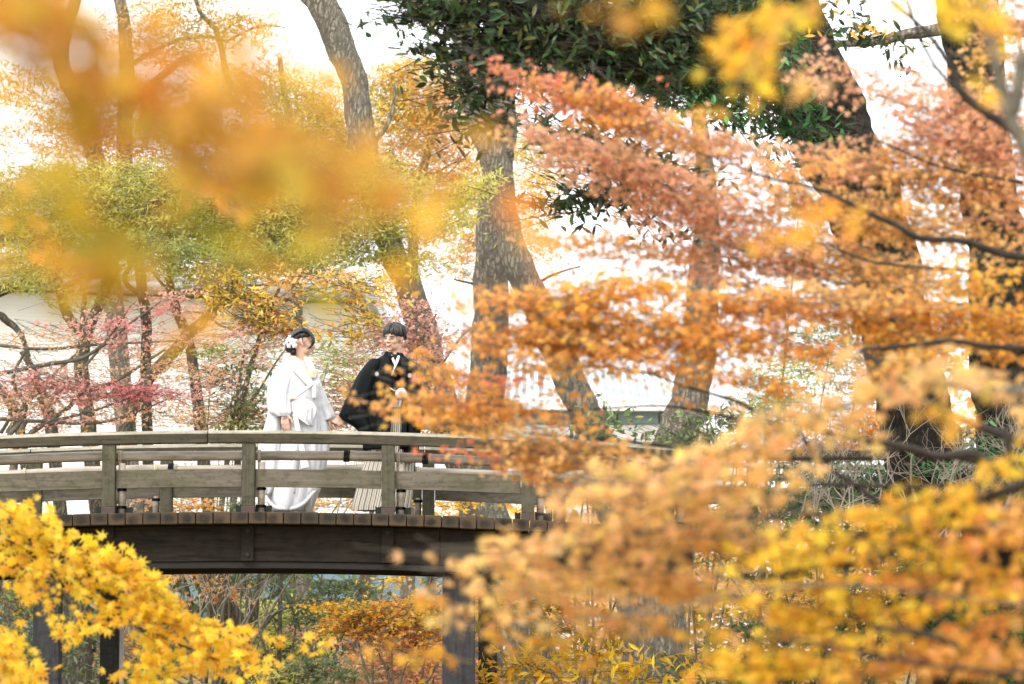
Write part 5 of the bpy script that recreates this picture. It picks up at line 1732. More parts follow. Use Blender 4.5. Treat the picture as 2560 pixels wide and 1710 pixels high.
shrub('amber_maple', 'amber maple patch low between the bridge piers at left', 'tree', 300, 1560, 35.5, [(290, 1490, 50, 40, 0, 35.5, 'amb', 1.2), (60, 1370, 60, 40, 0, 35.5, 'gold', 1.0), (440, 1320, 80, 14, 5, 35.5, 'org', .7), (500, 1350, 60, 12, 10, 35.5, 'org', .7), (340, 1410, 60, 20, 0, 35.5, 'peach', .6), (410, 1390, 60, 20, 0, 35.5, 'peach', .4)], .07, 'm5t', M_leaf)
shrub('ochre_shrub', 'large leaved yellow shrub low at the bottom right of centre', 'shrub', 1300, 1600, 30, [(1330, 1510, 150, 40, 0, 30, 'gold', 1.0), (1200, 1540, 120, 30, 0, 30, 'yel', 1.2), (1480, 1540, 120, 30, 0, 30, 'yel', .9), (1280, 1420, 140, 60, 0, 31, 'lim', .6), (1500, 1180, 90, 40, 0, 34, 'amb', .7)], .12, 'oval', M_leaf, nparts=100)
shrub('undergrowth_shrub', 'tangled dark green undergrowth behind the blurred yellow branches at lower right', 'shrub', 2000, 1560, 31, [(1750, 1480, 130, 60, 0, 31, 'shr', 1.2), (1950, 1400, 150, 60, 0, 31, 'ivy', 1.3), (2150, 1450, 160, 80, 0, 31, 'ivy', 1.5), (2280, 1500, 120, 80, 0, 31, 'ivy', 1.3), (1650, 1540, 140, 40, 0, 31, 'shr', 1.2), (1780, 1380, 120, 50, 0, 32, 'org', .8), (1900, 1540, 160, 40, 0, 31, 'ivy', 1.2), (2050, 1290, 100, 50, 0, 32, 'ivy', .9), (1880, 1100, 110, 50, 0, 36, 'ivy', .9), (2050, 1120, 130, 60, 0, 36, 'ivy', 1.2), (2220, 1130, 120, 70, 0, 33, 'ivy', 1.3), (1760, 1180, 110, 50, 0, 36, 'ivy', .7), (1650, 1260, 120, 40, 0, 36, 'shr', .9)], .085, mat=M_leaf_green, stems=13)
shrub('far_orange_maple', 'glowing orange maple behind the path railing at right', 'tree', 1900, 1200, 44, [(1950, 990, 110, 50, 0, 44, 'org', 1.4), (1850, 1030, 110, 30, 0, 44, 'pink', 1.2), (2030, 980, 60, 60, 0, 44, 'amb', 1.1), (1720, 1010, 70, 20, 0, 44, 'peach', .7), (2000, 1190, 60, 16, 0, 44, 'amb', 1.1), (1980, 1140, 70, 12, 0, 44, 'red', .9)], .09, 'm3', M_leaf)
# stems under the bridge
for i, (lab, pts, D) in enumerate((
    ('slanting brown tree trunk under the bridge left of centre', [(500, 1240, 30), (505, 1310, 34), (520, 1370, 38), (545, 1440, 42), (560, 1500, 44), (575, 1580, 48)], 36),
    ('thick tan trunk between the left bridge piers', [(160, 1200, 70), (165, 1350, 76), (170, 1500, 84), (172, 1590, 92)], 35),
    ('slim pale stem under the bridge near the brown post', [(645, 1240, 8), (642, 1400, 10), (640, 1500, 11), (636, 1600, 13)], 36.5),
    ('grey trunk half hidden at the far lower left', [(30, 1260, 40), (28, 1400, 44), (30, 1500, 50), (40, 1590, 56)], 37),
    ('thin dark stems under the bridge right part', [(1000, 1250, 10), (985, 1330, 12), (960, 1420, 13), (955, 1560, 15)], 37))):
    t = tree('understorey_tree', lab, 'tree', pts[-1][0], pts[-1][1], D, 'trunks seen under the bridge')
    trunk(t, pts, D, M_bark_grove)
    for k in range(3):
        x, y, w = pts[1]
        limb(t, [(x, y + 30 * k, w * .3), (x + random.choice((-1, 1)) * 40, y - 20, w * .2), (x + random.choice((-1, 1)) * 70, y - 70, w * .12)], D, 0, 0, M_bark_grove)
t = tree('multi_stem_tree', 'bundle of thin curving stems under the bridge left of the green shrub', 'tree', 560, 1560, 35.6, 'trunks seen under the bridge')
for q in ([(570, 1400, 12), (600, 1340, 10), (640, 1300, 8), (660, 1250, 7)], [(560, 1480, 12), (585, 1420, 10), (592, 1350, 8), (600, 1240, 7)], [(560, 1470, 11), (570, 1400, 9), (560, 1330, 8), (575, 1240, 6)], [(440, 1420, 9), (430, 1350, 8), (410, 1300, 7), (400, 1240, 6)],
          [(465, 1400, 8), (470, 1340, 8), (490, 1290, 7), (500, 1240, 6)], [(565, 1560, 16), (560, 1480, 13), (580, 1400, 10)], [(500, 1420, 8), (485, 1370, 7), (480, 1310, 6), (490, 1250, 6)], [(600, 1440, 8), (640, 1400, 7), (700, 1380, 5), (720, 1370, 4)]):
    limb(t, q, 35.6, 0, 0, M_bark_grove)
far = leafmass = None
PO, SZ, CO, R, TW = pad_leaves([(1500, 1300, 700, 180, 0, 58, 'tyel', 1.4), (1300, 1380, 500, 120, 0, 56, 'lim', 1.0), (2100, 1250, 500, 260, 0, 57, 'ivy', 1.5), (1750, 1420, 700, 160, 0, 54, 'torg', 1.0), (1000, 1330, 400, 50, 0, 56, 'fresh', 1.40), (300, 1420, 600, 150, 0, 49, 'shr', 1.6), (700, 1500, 500, 100, 0, 49, 'shr', 1.2), (150, 1300, 300, 60, 0, 49, 'peach', .8), (2250, 900, 260, 150, 0, 58, 'torg', 1.0), (1500, 1160, 300, 30, 0, 56, 'torg', .6), (-100, 900, 100, 400, 0, 56, 'oli', 1.55)], .22, per=8, rate=.12, thick=.3)
tag(leaf_mesh('far_wood', PO, R, SZ, CO, 'small', M_leaf_green, None), kind='stuff')
# bare twiggy bushes on the right
t = tree('bare_shrub', 'grey leafless twiggy bush at the right behind dark branches', 'shrub', 2080, 1300, 30)
segs = []
def grow(p, d, L, r, depth):
    n = 3
    pts = [p]
    for k in range(n):
        d = (d + Vector((random.gauss(0, .22), random.gauss(0, .15), random.gauss(0, .15) + .05))).normalized()
        pts.append(pts[-1] + d * L / n)
    mb_b.tube([tuple(q) for q in pts], list(np.linspace(r, r * .6, n + 1)), 5)
    if depth:
        for k in range(random.choice((2, 3))):
            nd = (d + Vector((random.gauss(0, .6), random.gauss(0, .3), random.gauss(0, .4)))).normalized()
            grow(pts[random.choice((-1, -1, -2))], nd, L * random.uniform(.6, .9), r * .6, depth - 1)
for (x, y, n) in ((2160, 1230, 11), (1960, 1200, 9), (2290, 1180, 7), (1850, 1190, 5), (1700, 1110, 4), (480, 1480, 5), (330, 1450, 5), (740, 1180, 3), (400, 1180, 3)):
    mb_b = MB()
    for k in range(n):
        b = V(x + random.uniform(-50, 50), y, 30 if x > 1500 else 34)
        grow(b, Vector((random.gauss(0, .5), 0, 1)).normalized(), random.uniform(.3, .5), .009, 3)
    g = root_loc(t)
    mb_b.build('branches', M_bare, t, kind='stuff')

# dark evergreen canopy at the top (nearer than the bridge)
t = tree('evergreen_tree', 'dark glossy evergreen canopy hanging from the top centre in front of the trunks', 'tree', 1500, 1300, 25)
trunk(t, [(1500, -900, 60), (1850, -700, 120), (2500, -300, 160), (2800, 400, 180), (2850, 1200, 200)], 25, M_bark_shade)
for q in ([(1500, -900), (1300, -300), (1150, 60), (1110, 250)], [(1700, -800), (1550, -200), (1450, 60), (1420, 180)], [(1350, -200), (1100, -50), (980, 40)]):
    limb(t, q, 23, 40, 5, M_bark_shade)
crown(t, [(1040, 20, 110, 45, 0, 23, 'evg', 2.47), (970, 20, 50, 40, 0, 23, 'evg', 1.52), (1060, 120, 80, 45, 0, 23, 'evg', 1.90), (1110, 190, 55, 55, 0, 23, 'evg', 2.85), (1095, 270, 45, 35, 10, 23, 'evg', 1.90), (1070, 315, 60, 12, -25, 23, 'evg', 1.71), (1200, 30, 130, 60, 0, 23, 'evg', 2.85), (1150, 140, 60, 40, 0, 23, 'evg', 1.90), (1270, 110, 110, 50, 5, 23, 'evg', 3.04), (1300, 180, 80, 30, 5, 23, 'evg', 2.66), (1360, 50, 120, 70, 0, 23, 'evg', 3.23), (1480, 120, 130, 60, 10, 23, 'evg', 3.42), (1470, 30, 150, 60, 0, 23, 'evg', 3.42), (1560, 100, 100, 80, 0, 23.5, 'evg', 2.85),
          (1600, 40, 110, 60, 0, 24, 'evg', 2.6), (1250, 60, 120, 70, 0, 24, 'evg', 2.4), (1400, 140, 120, 50, 0, 24, 'evg', 2.4), (1600, 150, 90, 60, 0, 24, 'evg', 2.2),
          (1330, 470, 100, 22, -8, 25, 'evg', 1.71), (1400, 440, 70, 20, 0, 25, 'evg', 1.71), (1270, 480, 40, 10, -20, 25, 'evg', 1.71), (1480, 500, 60, 20, 30, 25, 'evg', 1.33), (1450, 400, 120, 30, 15, 25, 'evg', 1.52), (1560, 545, 30, 14, 20, 25, 'evg', 1.52), (1330, 320, 120, 30, 15, 25, 'evg', 1.71), (1500, 380, 90, 30, 20, 25, 'evg', 1.71)],
      .10, 'oval', M_leaf_glossy, nparts=200, twig=.004, twmat=M_bark_maple_dark, spread=.6, face=.8, up=.3, per=7)
crown(t, [(930, 0, 30, 14, 10, 23, 'evg', .7), (1960, 95, 60, 25, 15, 26, 'evg', .9), (2030, 110, 50, 16, 15, 26, 'evg', .8), (1910, 30, 50, 40, 0, 26, 'evg', .5), (2000, 60, 60, 30, 0, 26, 'dul', .4)],
      .10, 'oval', M_leaf_glossy, twig=.003, twmat=M_bark_maple_dark, spread=.6, face=.8, up=.3, per=7)
t = tree('bare_limb_tree', 'grey bare limb crossing the sky gap at the upper right', 'tree', 2600, 1300, 40)
limb(t, [(1880, 105), (1990, 95), (2080, 80), (2180, 62), (2300, 60), (2500, 90)], 40, 14, 44, M_bark_grey)
trunk(t, [(2500, 60, 80), (2600, 600, 110), (2620, 1200, 130)], 40, M_bark_grey)

# ------------------------------------------------------------ maples in front
# 1 orange-salmon maple filling the right
t = tree('orange_maple', 'large orange and salmon maple whose layered branches fill the right half', 'tree', 2720, 1300, 16)
trunk(t, [(2650, -500, 60), (2690, 0, 90), (2720, 500, 120), (2740, 1000, 150), (2740, 1400, 180)], 17, M_bark_maple_dark)
for q, D in (([(2720, 640, 34), (2347, 590, 22), (2290, 578, 20), (2200, 552, 17), (2110, 546, 16), (2060, 520, 14), (2000, 492, 12), (1930, 458, 10), (1850, 425, 8), (1790, 415, 7), (1700, 385, 5), (1600, 350, 4)], 14.5),
             ([(2720, 620, 60), (2420, 360, 26), (2347, 312, 24), (2270, 265, 22), (2210, 218, 20), (2190, 170, 16), (2160, 120, 13), (2110, 60, 10), (2040, 0, 8)], 13),
             ([(2210, 218, 12), (2150, 160, 9), (2110, 90, 8), (2080, 0, 7)], 13.2),
             ([(2347, 800, 14), (2250, 792, 14), (2180, 782, 14), (2100, 790, 12), (2040, 796, 11), (1970, 802, 8)], 14),
             ([(2720, 900, 40), (2347, 800, 15), (2300, 797, 14)], 14),
             ([(1975, 803, 9), (2010, 830, 11), (2050, 855, 12), (2110, 905, 12), (2200, 960, 16), (2720, 1150, 40)], 14.1),
             ([(2720, 1250, 50), (2347, 1105, 26), (2270, 1062, 24), (2225, 1040, 22), (2150, 1045, 20), (2060, 1020, 18), (1970, 1008, 14), (1900, 992, 12), (1830, 980, 9)], 13.5),
             ([(2720, 1300, 50), (2347, 1090, 14), (2250, 1060, 13), (2150, 1040, 12), (2060, 1030, 9), (1950, 1040, 7)], 14.6),
             ([(1800, 1000, 9), (1760, 965, 9), (1700, 925, 9), (1640, 905, 8), (1560, 882, 7), (1480, 855, 6), (1350, 840, 5), (1200, 850, 4), (1050, 870, 3)], 15.5),
             ([(1830, 1000, 12), (1700, 965, 9), (1600, 940, 7), (1500, 930, 6), (1360, 938, 5), (1200, 945, 4), (1000, 950, 3), (900, 945, 3)], 15.6),
             ([(2000, 1050, 12), (1700, 1050, 10), (1600, 1035, 9), (1500, 1020, 9), (1400, 1008, 8), (1300, 1000, 6), (1200, 990, 4)], 15.2),
             ([(2720, 800, 30), (2347, 640, 8), (2200, 620, 7), (2000, 600, 6), (1900, 560, 5)], 15.5),
             ([(2347, 700, 10), (2100, 690, 8), (1900, 640, 7), (1800, 600, 5), (1650, 560, 4)], 16),
             ([(2040, 800, 8), (2000, 740, 7), (1900, 690, 6), (1840, 640, 5), (1700, 600, 4), (1540, 560, 3)], 16.2),
             ([(1830, 985, 8), (1880, 1060, 10), (1960, 1110, 12), (2010, 1150, 14), (2090, 1220, 14)], 14.5),
             ([(1700, 1150, 5), (1780, 1140, 8), (1830, 1115, 10), (1950, 1110, 11), (2060, 1115, 10), (2250, 1110, 9)], 13.8),
             ([(2347, 420, 8), (2150, 380, 6), (2000, 320, 5), (1850, 300, 4)], 15.8),
             ([(2300, 980, 16), (2320, 1060, 14), (2347, 1090, 14)], 13.2),
             ([(1980, 760, 14), (1930, 690, 9), (1870, 640, 6)], 15.7)):
    limb(t, q, D, 0, 0, M_bark_maple_dark, n=7, k=5, rough=.18)
A = [(1175, 165, 26, 10, 30, 15.5, 'red', 1.3), (1210, 190, 60, 18, 25, 15.5, 'red', 1.3), (1270, 225, 90, 30, 15, 15.5, 'red', 1.1), (1340, 235, 110, 40, 15, 15.5, 'org', 1.4), (1440, 270, 110, 45, 18, 15.5, 'org', 1.4), (1400, 220, 60, 25, 15, 15.5, 'red', 1), (1550, 310, 130, 42, 20, 15.5, 'sal', 1.4), (1660, 345, 100, 30, 20, 15.5, 'sal', 1.1), (1500, 330, 90, 25, 10, 15.5, 'brn', .8),
     (1200, 290, 70, 14, 32, 16, 'sal', .9), (1290, 330, 110, 24, 22, 16, 'sal', 1.2), (1400, 375, 130, 38, 22, 16, 'sal', 1.5), (1500, 410, 130, 42, 20, 16, 'sal', 1.5), (1610, 455, 120, 40, 20, 16, 'sal', 1.4), (1330, 400, 90, 18, 20, 16, 'peach', 1.0), (1440, 450, 90, 18, 20, 16, 'sal', 1.0), (1250, 360, 60, 14, 20, 16, 'sal', .8),
     (1560, 500, 130, 34, 18, 16, 'sal', 1.1), (1700, 520, 120, 38, 15, 16, 'sal', 1.2), (1760, 445, 110, 34, 15, 16, 'org', .8), (1800, 400, 60, 20, 10, 16, 'red', .6), (1850, 390, 90, 24, 0, 15, 'org', 1.2), (1660, 430, 60, 20, 20, 16, 'sal', .5), (1700, 330, 60, 18, 15, 16, 'sal', .6),
     (1930, 160, 60, 20, 18, 16, 'sal', .9), (2000, 190, 100, 20, 12, 16, 'sal', 1.0), (1840, 195, 60, 13, 15, 16, 'sal', .9), (2110, 235, 110, 26, 12, 16, 'sal', 1.2), (2140, 190, 80, 30, 10, 16.4, 'sal', .6), (2250, 250, 110, 55, 10, 16, 'sal', 1.3), (2310, 140, 60, 90, 0, 16.4, 'brn', 1.3), (2300, 30, 70, 60, 0, 16.4, 'sal', 1.1), (2130, 290, 80, 26, 8, 16, 'sal', 1.4), (2140, 330, 110, 40, 10, 16, 'sal', 1.5), (2250, 350, 130, 55, 8, 16, 'sal', 1.5),
     (1880, 350, 80, 16, 5, 16, 'sal', 1.2), (1980, 380, 120, 32, 5, 16, 'sal', 1.5), (2080, 390, 130, 48, 5, 16, 'brn', 1.5), (2200, 430, 130, 50, 8, 16, 'brn', 1.4), (2310, 460, 70, 60, 8, 16, 'sal', 1.3),
     (1860, 470, 110, 38, 10, 16, 'brn', 1.2), (1980, 490, 130, 46, 8, 16, 'brn', 1.5), (2110, 520, 130, 46, 8, 16, 'brn', 1.4), (2250, 560, 90, 30, 8, 16, 'brn', .9),
     (1640, 580, 130, 30, 14, 16, 'sal', 1.1), (1780, 590, 140, 42, 10, 16, 'sal', 1.5), (1920, 600, 140, 44, 8, 16, 'brn', 1.5), (2060, 620, 120, 40, 5, 16, 'brn', 1.3), (2160, 640, 70, 30, 5, 16, 'brn', .9), (1840, 540, 100, 30, 12, 16, 'sal', 1.2),
     (1250, 550, 80, 13, 5, 16, 'sal', 1.1), (1370, 560, 100, 17, 5, 16, 'org', 1.2), (1480, 585, 100, 22, 8, 16, 'org', 1.2), (1330, 590, 70, 10, 5, 16, 'peach', .5), (1560, 625, 90, 20, 12, 16, 'sal', 1.0), (1510, 530, 80, 14, 10, 16, 'sal', .5), (1680, 650, 90, 26, 8, 16, 'sal', 1.2)]
B_ = [(1130, 685, 60, 12, 10, 15, 'org', 1.56), (1110, 705, 40, 14, -5, 15, 'org', 1.30), (1200, 695, 80, 20, 3, 15, 'org', 1.95), (1300, 685, 90, 28, -3, 15, 'amb', 1.95), (1390, 670, 80, 26, 0, 15, 'amb', 1.69), (1480, 670, 60, 26, 5, 15, 'amb', 1.30), (1260, 730, 90, 18, 8, 15, 'amb', 1.43), (1350, 740, 100, 26, 3, 15, 'amb', 1.56), (1450, 730, 90, 26, 5, 15, 'amb', 1.43),
     (1120, 790, 70, 22, -10, 15, 'org', 1.56), (1200, 780, 100, 26, 0, 15, 'org', 1.95), (1300, 775, 110, 34, 4, 15, 'amb', 1.95), (1400, 800, 110, 34, 5, 15, 'org', 1.69), (1500, 790, 100, 36, 5, 15, 'org', 1.43), (1580, 760, 80, 30, 0, 15, 'org', 1.17), (1230, 835, 110, 18, 4, 15, 'brn', 1.1), (1380, 845, 110, 18, 4, 15, 'brn', .9), (1530, 850, 90, 22, 10, 15, 'org', 1.04), (1060, 760, 40, 14, 10, 15, 'pink', .4),
     (1640, 700, 90, 34, 5, 15, 'org', 1.43), (1740, 700, 90, 36, 5, 15, 'org', 1.69), (1650, 790, 90, 36, 5, 15, 'amb', 1.43), (1760, 780, 80, 36, 8, 15, 'org', 1.30), (1700, 860, 90, 28, 12, 15, 'org', 1.17), (1840, 700, 90, 36, 5, 15, 'org', 1.56), (1880, 800, 70, 36, 5, 15, 'org', 1.04), (1600, 920, 70, 14, 10, 15, 'org', 0.65),
     (1040, 870, 70, 16, 10, 15.3, 'org', 1.69), (1035, 845, 45, 12, 15, 15.3, 'org', 1.56), (1100, 865, 70, 16, 0, 15.3, 'red', 1.1), (1060, 925, 90, 24, 5, 15.2, 'org', 1.95), (1000, 930, 60, 18, 8, 15.2, 'org', 1.56), (920, 945, 60, 8, 8, 15, 'org', 1.56), (860, 935, 30, 8, 20, 15, 'org', 1.30), (960, 955, 60, 10, 4, 15, 'amb', 1.17), (1130, 950, 90, 18, 3, 15.2, 'org', 1.56), (1200, 930, 60, 14, 0, 15.2, 'org', 1.04), (880, 895, 14, 6, 0, 15, 'amb', 1.04), (1090, 980, 70, 12, 4, 15.2, 'brn', .9),
     (1300, 960, 110, 12, 3, 15.2, 'org', 0.65), (1020, 898, 34, 9, 10, 15.2, 'red', .7),
     (1110, 1045, 80, 12, 8, 15.2, 'red', 1.0), (1180, 1030, 90, 22, 8, 15.2, 'brn', 1.4), (1250, 1040, 110, 34, 8, 15.2, 'brn', 1.6), (1330, 1050, 110, 34, 4, 15.2, 'brn', 1.4), (1230, 1080, 100, 20, 14, 15.2, 'brn', 1.2), (1420, 1060, 100, 30, 4, 15.2, 'brn', 1.2), (1160, 1070, 60, 12, 20, 15.2, 'red', .9)]
C_ = [(1950, 690, 120, 34, 8, 15, 'brn', 1.4), (2070, 700, 100, 36, 5, 15, 'org', 1.2), (2170, 725, 110, 30, 3, 15, 'amb', 1.5), (2290, 735, 80, 30, 3, 15, 'amb', 1.5), (2060, 765, 100, 20, 3, 15, 'amb', 1.4), (2180, 775, 110, 22, 0, 15, 'amb', 1.5), (2300, 790, 70, 24, 0, 15, 'org', 1.2), (2110, 825, 80, 22, -10, 14.5, 'amb', 1.2), (2220, 640, 40, 40, 0, 14.5, 'amb', 1.4), (2200, 590, 40, 12, 0, 15, 'brn', .9), (1990, 740, 60, 20, 5, 15, 'amb', 1.1), (2330, 600, 30, 14, 0, 15, 'org', .7)]
crown(t, A, .050, 'm5t', M_leaf, nparts=150, twig=.0016, cover_mul=.88, per=12, twl=4.5, tsp=.25, thick=.25, face=.6, up=.6)
crown(t, B_, .056, 'm5t', M_leaf, nparts=120, twig=.0016, per=10, twl=4, tsp=.22, face=.6, thick=.3, name='lower_crown')
crown(t, C_, .052, 'm5t', M_leaf, nparts=30, twig=.0016, cover_mul=1.3, per=12, twl=4.5, tsp=.25, name='edge_crown')

# 2 near blurred brown-orange maple across the lower right
t = tree('near_maple', 'blurred brown-orange maple branches close to the camera across the lower right', 'tree', 2900, 1300, 10)
trunk(t, [(3300, -500, 160), (3350, 400, 220), (3380, 1300, 300)], 10, M_bark_maple)
for q, D in (([(3300, 900, 120), (2347, 900, 30), (2150, 880, 16), (1950, 930, 12), (1700, 1020, 9), (1500, 1130, 6)], 10.0),
             ([(3300, 1200, 120), (2600, 1230, 40), (1900, 1180, 14), (1600, 1200, 10), (1300, 1260, 7), (1050, 1310, 5)], 10.2),
             ([(3300, 1400, 120), (2500, 1400, 14), (1900, 1340, 8), (1500, 1400, 6), (1150, 1440, 4)], 9),
             ([(2347, 120, 34), (2320, 260, 30), (2290, 170, 28), (2262, 60, 24), (2245, -60, 20)], 9), ([(3300, 600, 140), (2500, 500, 50), (2347, 330, 36), (2300, 230, 28)], 9)):
    limb(t, q, D, 0, 0, M_bark_maple, n=8, k=6)
crown(t, [(2170, 860, 147, 21.08, 5, 10.0, 'brn', 1.1), (2290, 900, 84, 24.8, 20, 8.4, 'brn', .9), (2040, 900, 115.5, 21.08, -8, 10.0, 'brn', .9), (1900, 940, 136.5, 24.8, -12, 10.0, 'brn', 1.2), (1760, 990, 126, 28.52, -18, 10.0, 'brn', 1.3), (1640, 1060, 136.5, 31, -20, 10.0, 'brn', 1.5), (1480, 1090, 126, 24.8, -5, 10.0, 'brn', 1.3), (1400, 1140, 115.5, 24.8, 0, 10.0, 'brn', 1.3), (1560, 1140, 136.5, 31, 0, 10.0, 'brn', 1.5), (1680, 1120, 94.5, 31, -10, 10.0, 'brn', 1.1),
          (1330, 1210, 136.5, 21.08, -15, 10.2, 'brn', 1.2), (1230, 1240, 115.5, 21.08, -15, 10.2, 'brn', 1.1), (1120, 1290, 115.5, 16.12, -12, 10.2, 'brn', 1.2), (1480, 1230, 147, 31, 0, 10.2, 'brn', 1.5), (1640, 1230, 115.5, 31, 0, 10.2, 'brn', 1.3), (1320, 1300, 147, 28.52, 0, 10.2, 'brn', 1.4), (1750, 1270, 94.5, 22.32, 0, 10.2, 'dul', 1.1),
          (1140, 1370, 115.5, 18.6, 0, 10.4, 'brn', 1.0), (1230, 1360, 126, 24.8, 0, 10.4, 'brn', 1.0), (1460, 1340, 157.5, 31, 0, 10.4, 'brn', 1.4), (1600, 1350, 105, 24.8, 0, 10.4, 'brn', 1.1), (1060, 1430, 94.5, 13.64, 0, 10.4, 'brn', .8), (1350, 1430, 147, 24.8, 0, 10.4, 'brn', .8), (1200, 1480, 126, 18.6, 0, 10.4, 'dul', .7), (930, 1500, 126, 12.4, 0, 10.4, 'dul', .5), (1500, 1440, 115.5, 18.6, 0, 10.4, 'dul', .6), (850, 1460, 63, 6.2, -20, 10.4, 'amb', .3)],
      .058, 'm7', M_leaf, nparts=280, twig=.0016, up=.4, face=.5, per=9, twl=4, tsp=.22, cover_mul=1.15)

# 3 yellow blurred branch lower right
t = tree('yellow_near_maple', 'soft yellow and orange maple sprays close by at the bottom right corner', 'tree', 3000, 1300, 9.6)
trunk(t, [(3700, -400, 160), (3750, 500, 220), (3800, 1300, 300)], 9.6, M_bark_maple_dark)
for q, D in (([(3700, 800, 120), (2700, 1000, 60), (2347, 1110, 28), (2250, 1150, 24), (2150, 1205, 22), (2050, 1262, 20), (1980, 1290, 18), (1850, 1305, 14), (1700, 1330, 8), (1600, 1310, 6)], 9.6),
             ([(3700, 1100, 120), (2700, 1230, 50), (2347, 1310, 8), (2200, 1340, 7), (2050, 1390, 9), (1950, 1420, 7)], 9.6), ([(3700, 1300, 100), (2700, 1500, 50), (2347, 1540, 14), (2180, 1530, 10), (2000, 1500, 11), (1850, 1470, 9), (1700, 1470, 7)], 9), ([(2200, 1480, 14), (2100, 1450, 16), (2000, 1440, 14)], 9)):
    limb(t, q, D, 0, 0, M_bark_maple_dark, n=8, k=6)
crown(t, [(2240, 1100, 63, 18.6, -25, 9.6, 'yel', 1.1), (2150, 1135, 94.5, 19.84, -10, 9.6, 'yel', 1.5), (2040, 1180, 94.5, 22.32, -10, 9.6, 'yel', 1.5), (1930, 1230, 94.5, 19.84, -10, 9.6, 'yel', 1.4), (1860, 1260, 84, 21.08, 0, 9.6, 'yel', 1.4), (2080, 1220, 115.5, 12.4, -20, 9.6, 'yel', 1.3), (1950, 1270, 115.5, 12.4, -10, 9.6, 'yel', 1.2), (2250, 1180, 73.5, 18.6, -15, 9.6, 'org', 1.2), (2320, 1190, 63, 24.8, -20, 9.6, 'org', 1.4), (2270, 1230, 94.5, 22.32, -10, 9.6, 'org', 1.4), (2150, 1290, 105, 22.32, -10, 9.6, 'yel', 1.2), (2300, 1300, 94.5, 18.6, -10, 9.6, 'amb', 1.3), (2180, 1350, 105, 21.08, -8, 9.6, 'org', 1.3), (2050, 1340, 84, 21.08, -10, 9.6, 'amb', 1.2),
          (1890, 1340, 94.5, 24.8, 0, 9.6, 'yel', 1.5), (1830, 1400, 94.5, 21.08, 0, 9.6, 'yel', 1.3), (1980, 1400, 84, 24.8, 0, 9.6, 'yel', 1.4), (1740, 1380, 63, 12.4, 0, 9.6, 'yel', .8), (2300, 1370, 94.5, 16.12, -12, 9.6, 'yel', 1.1), (1780, 1480, 94.5, 31, -20, 9.6, 'yel', 1.3), (1880, 1500, 115.5, 31, -10, 9.6, 'yel', 1.4), (1780, 1550, 94.5, 21.08, 0, 9.6, 'yel', 1.5), (2000, 1490, 94.5, 18.6, -20, 9.6, 'org', 1.0), (2280, 1440, 105, 18.6, -18, 9.6, 'org', 1.5), (2150, 1490, 115.5, 18.6, -20, 9.6, 'org', 1.4), (2040, 1530, 115.5, 18.6, -15, 9.6, 'org', 1.5), (2230, 1530, 126, 22.32, -10, 9.6, 'org', 1.5), (2320, 1500, 63, 18.6, -10, 9.6, 'amb', 1.2), (1650, 1500, 63, 12.4, -20, 9.6, 'yel', .6), (2040, 1450, 63, 12.4, -20, 9.6, 'lim', .6)],
      .052, 'm7', M_leaf, nparts=280, twig=.0016, twmat=M_bark_maple_dark, up=.4, face=.5, per=9, twl=4, tsp=.22, cover_mul=1.15)

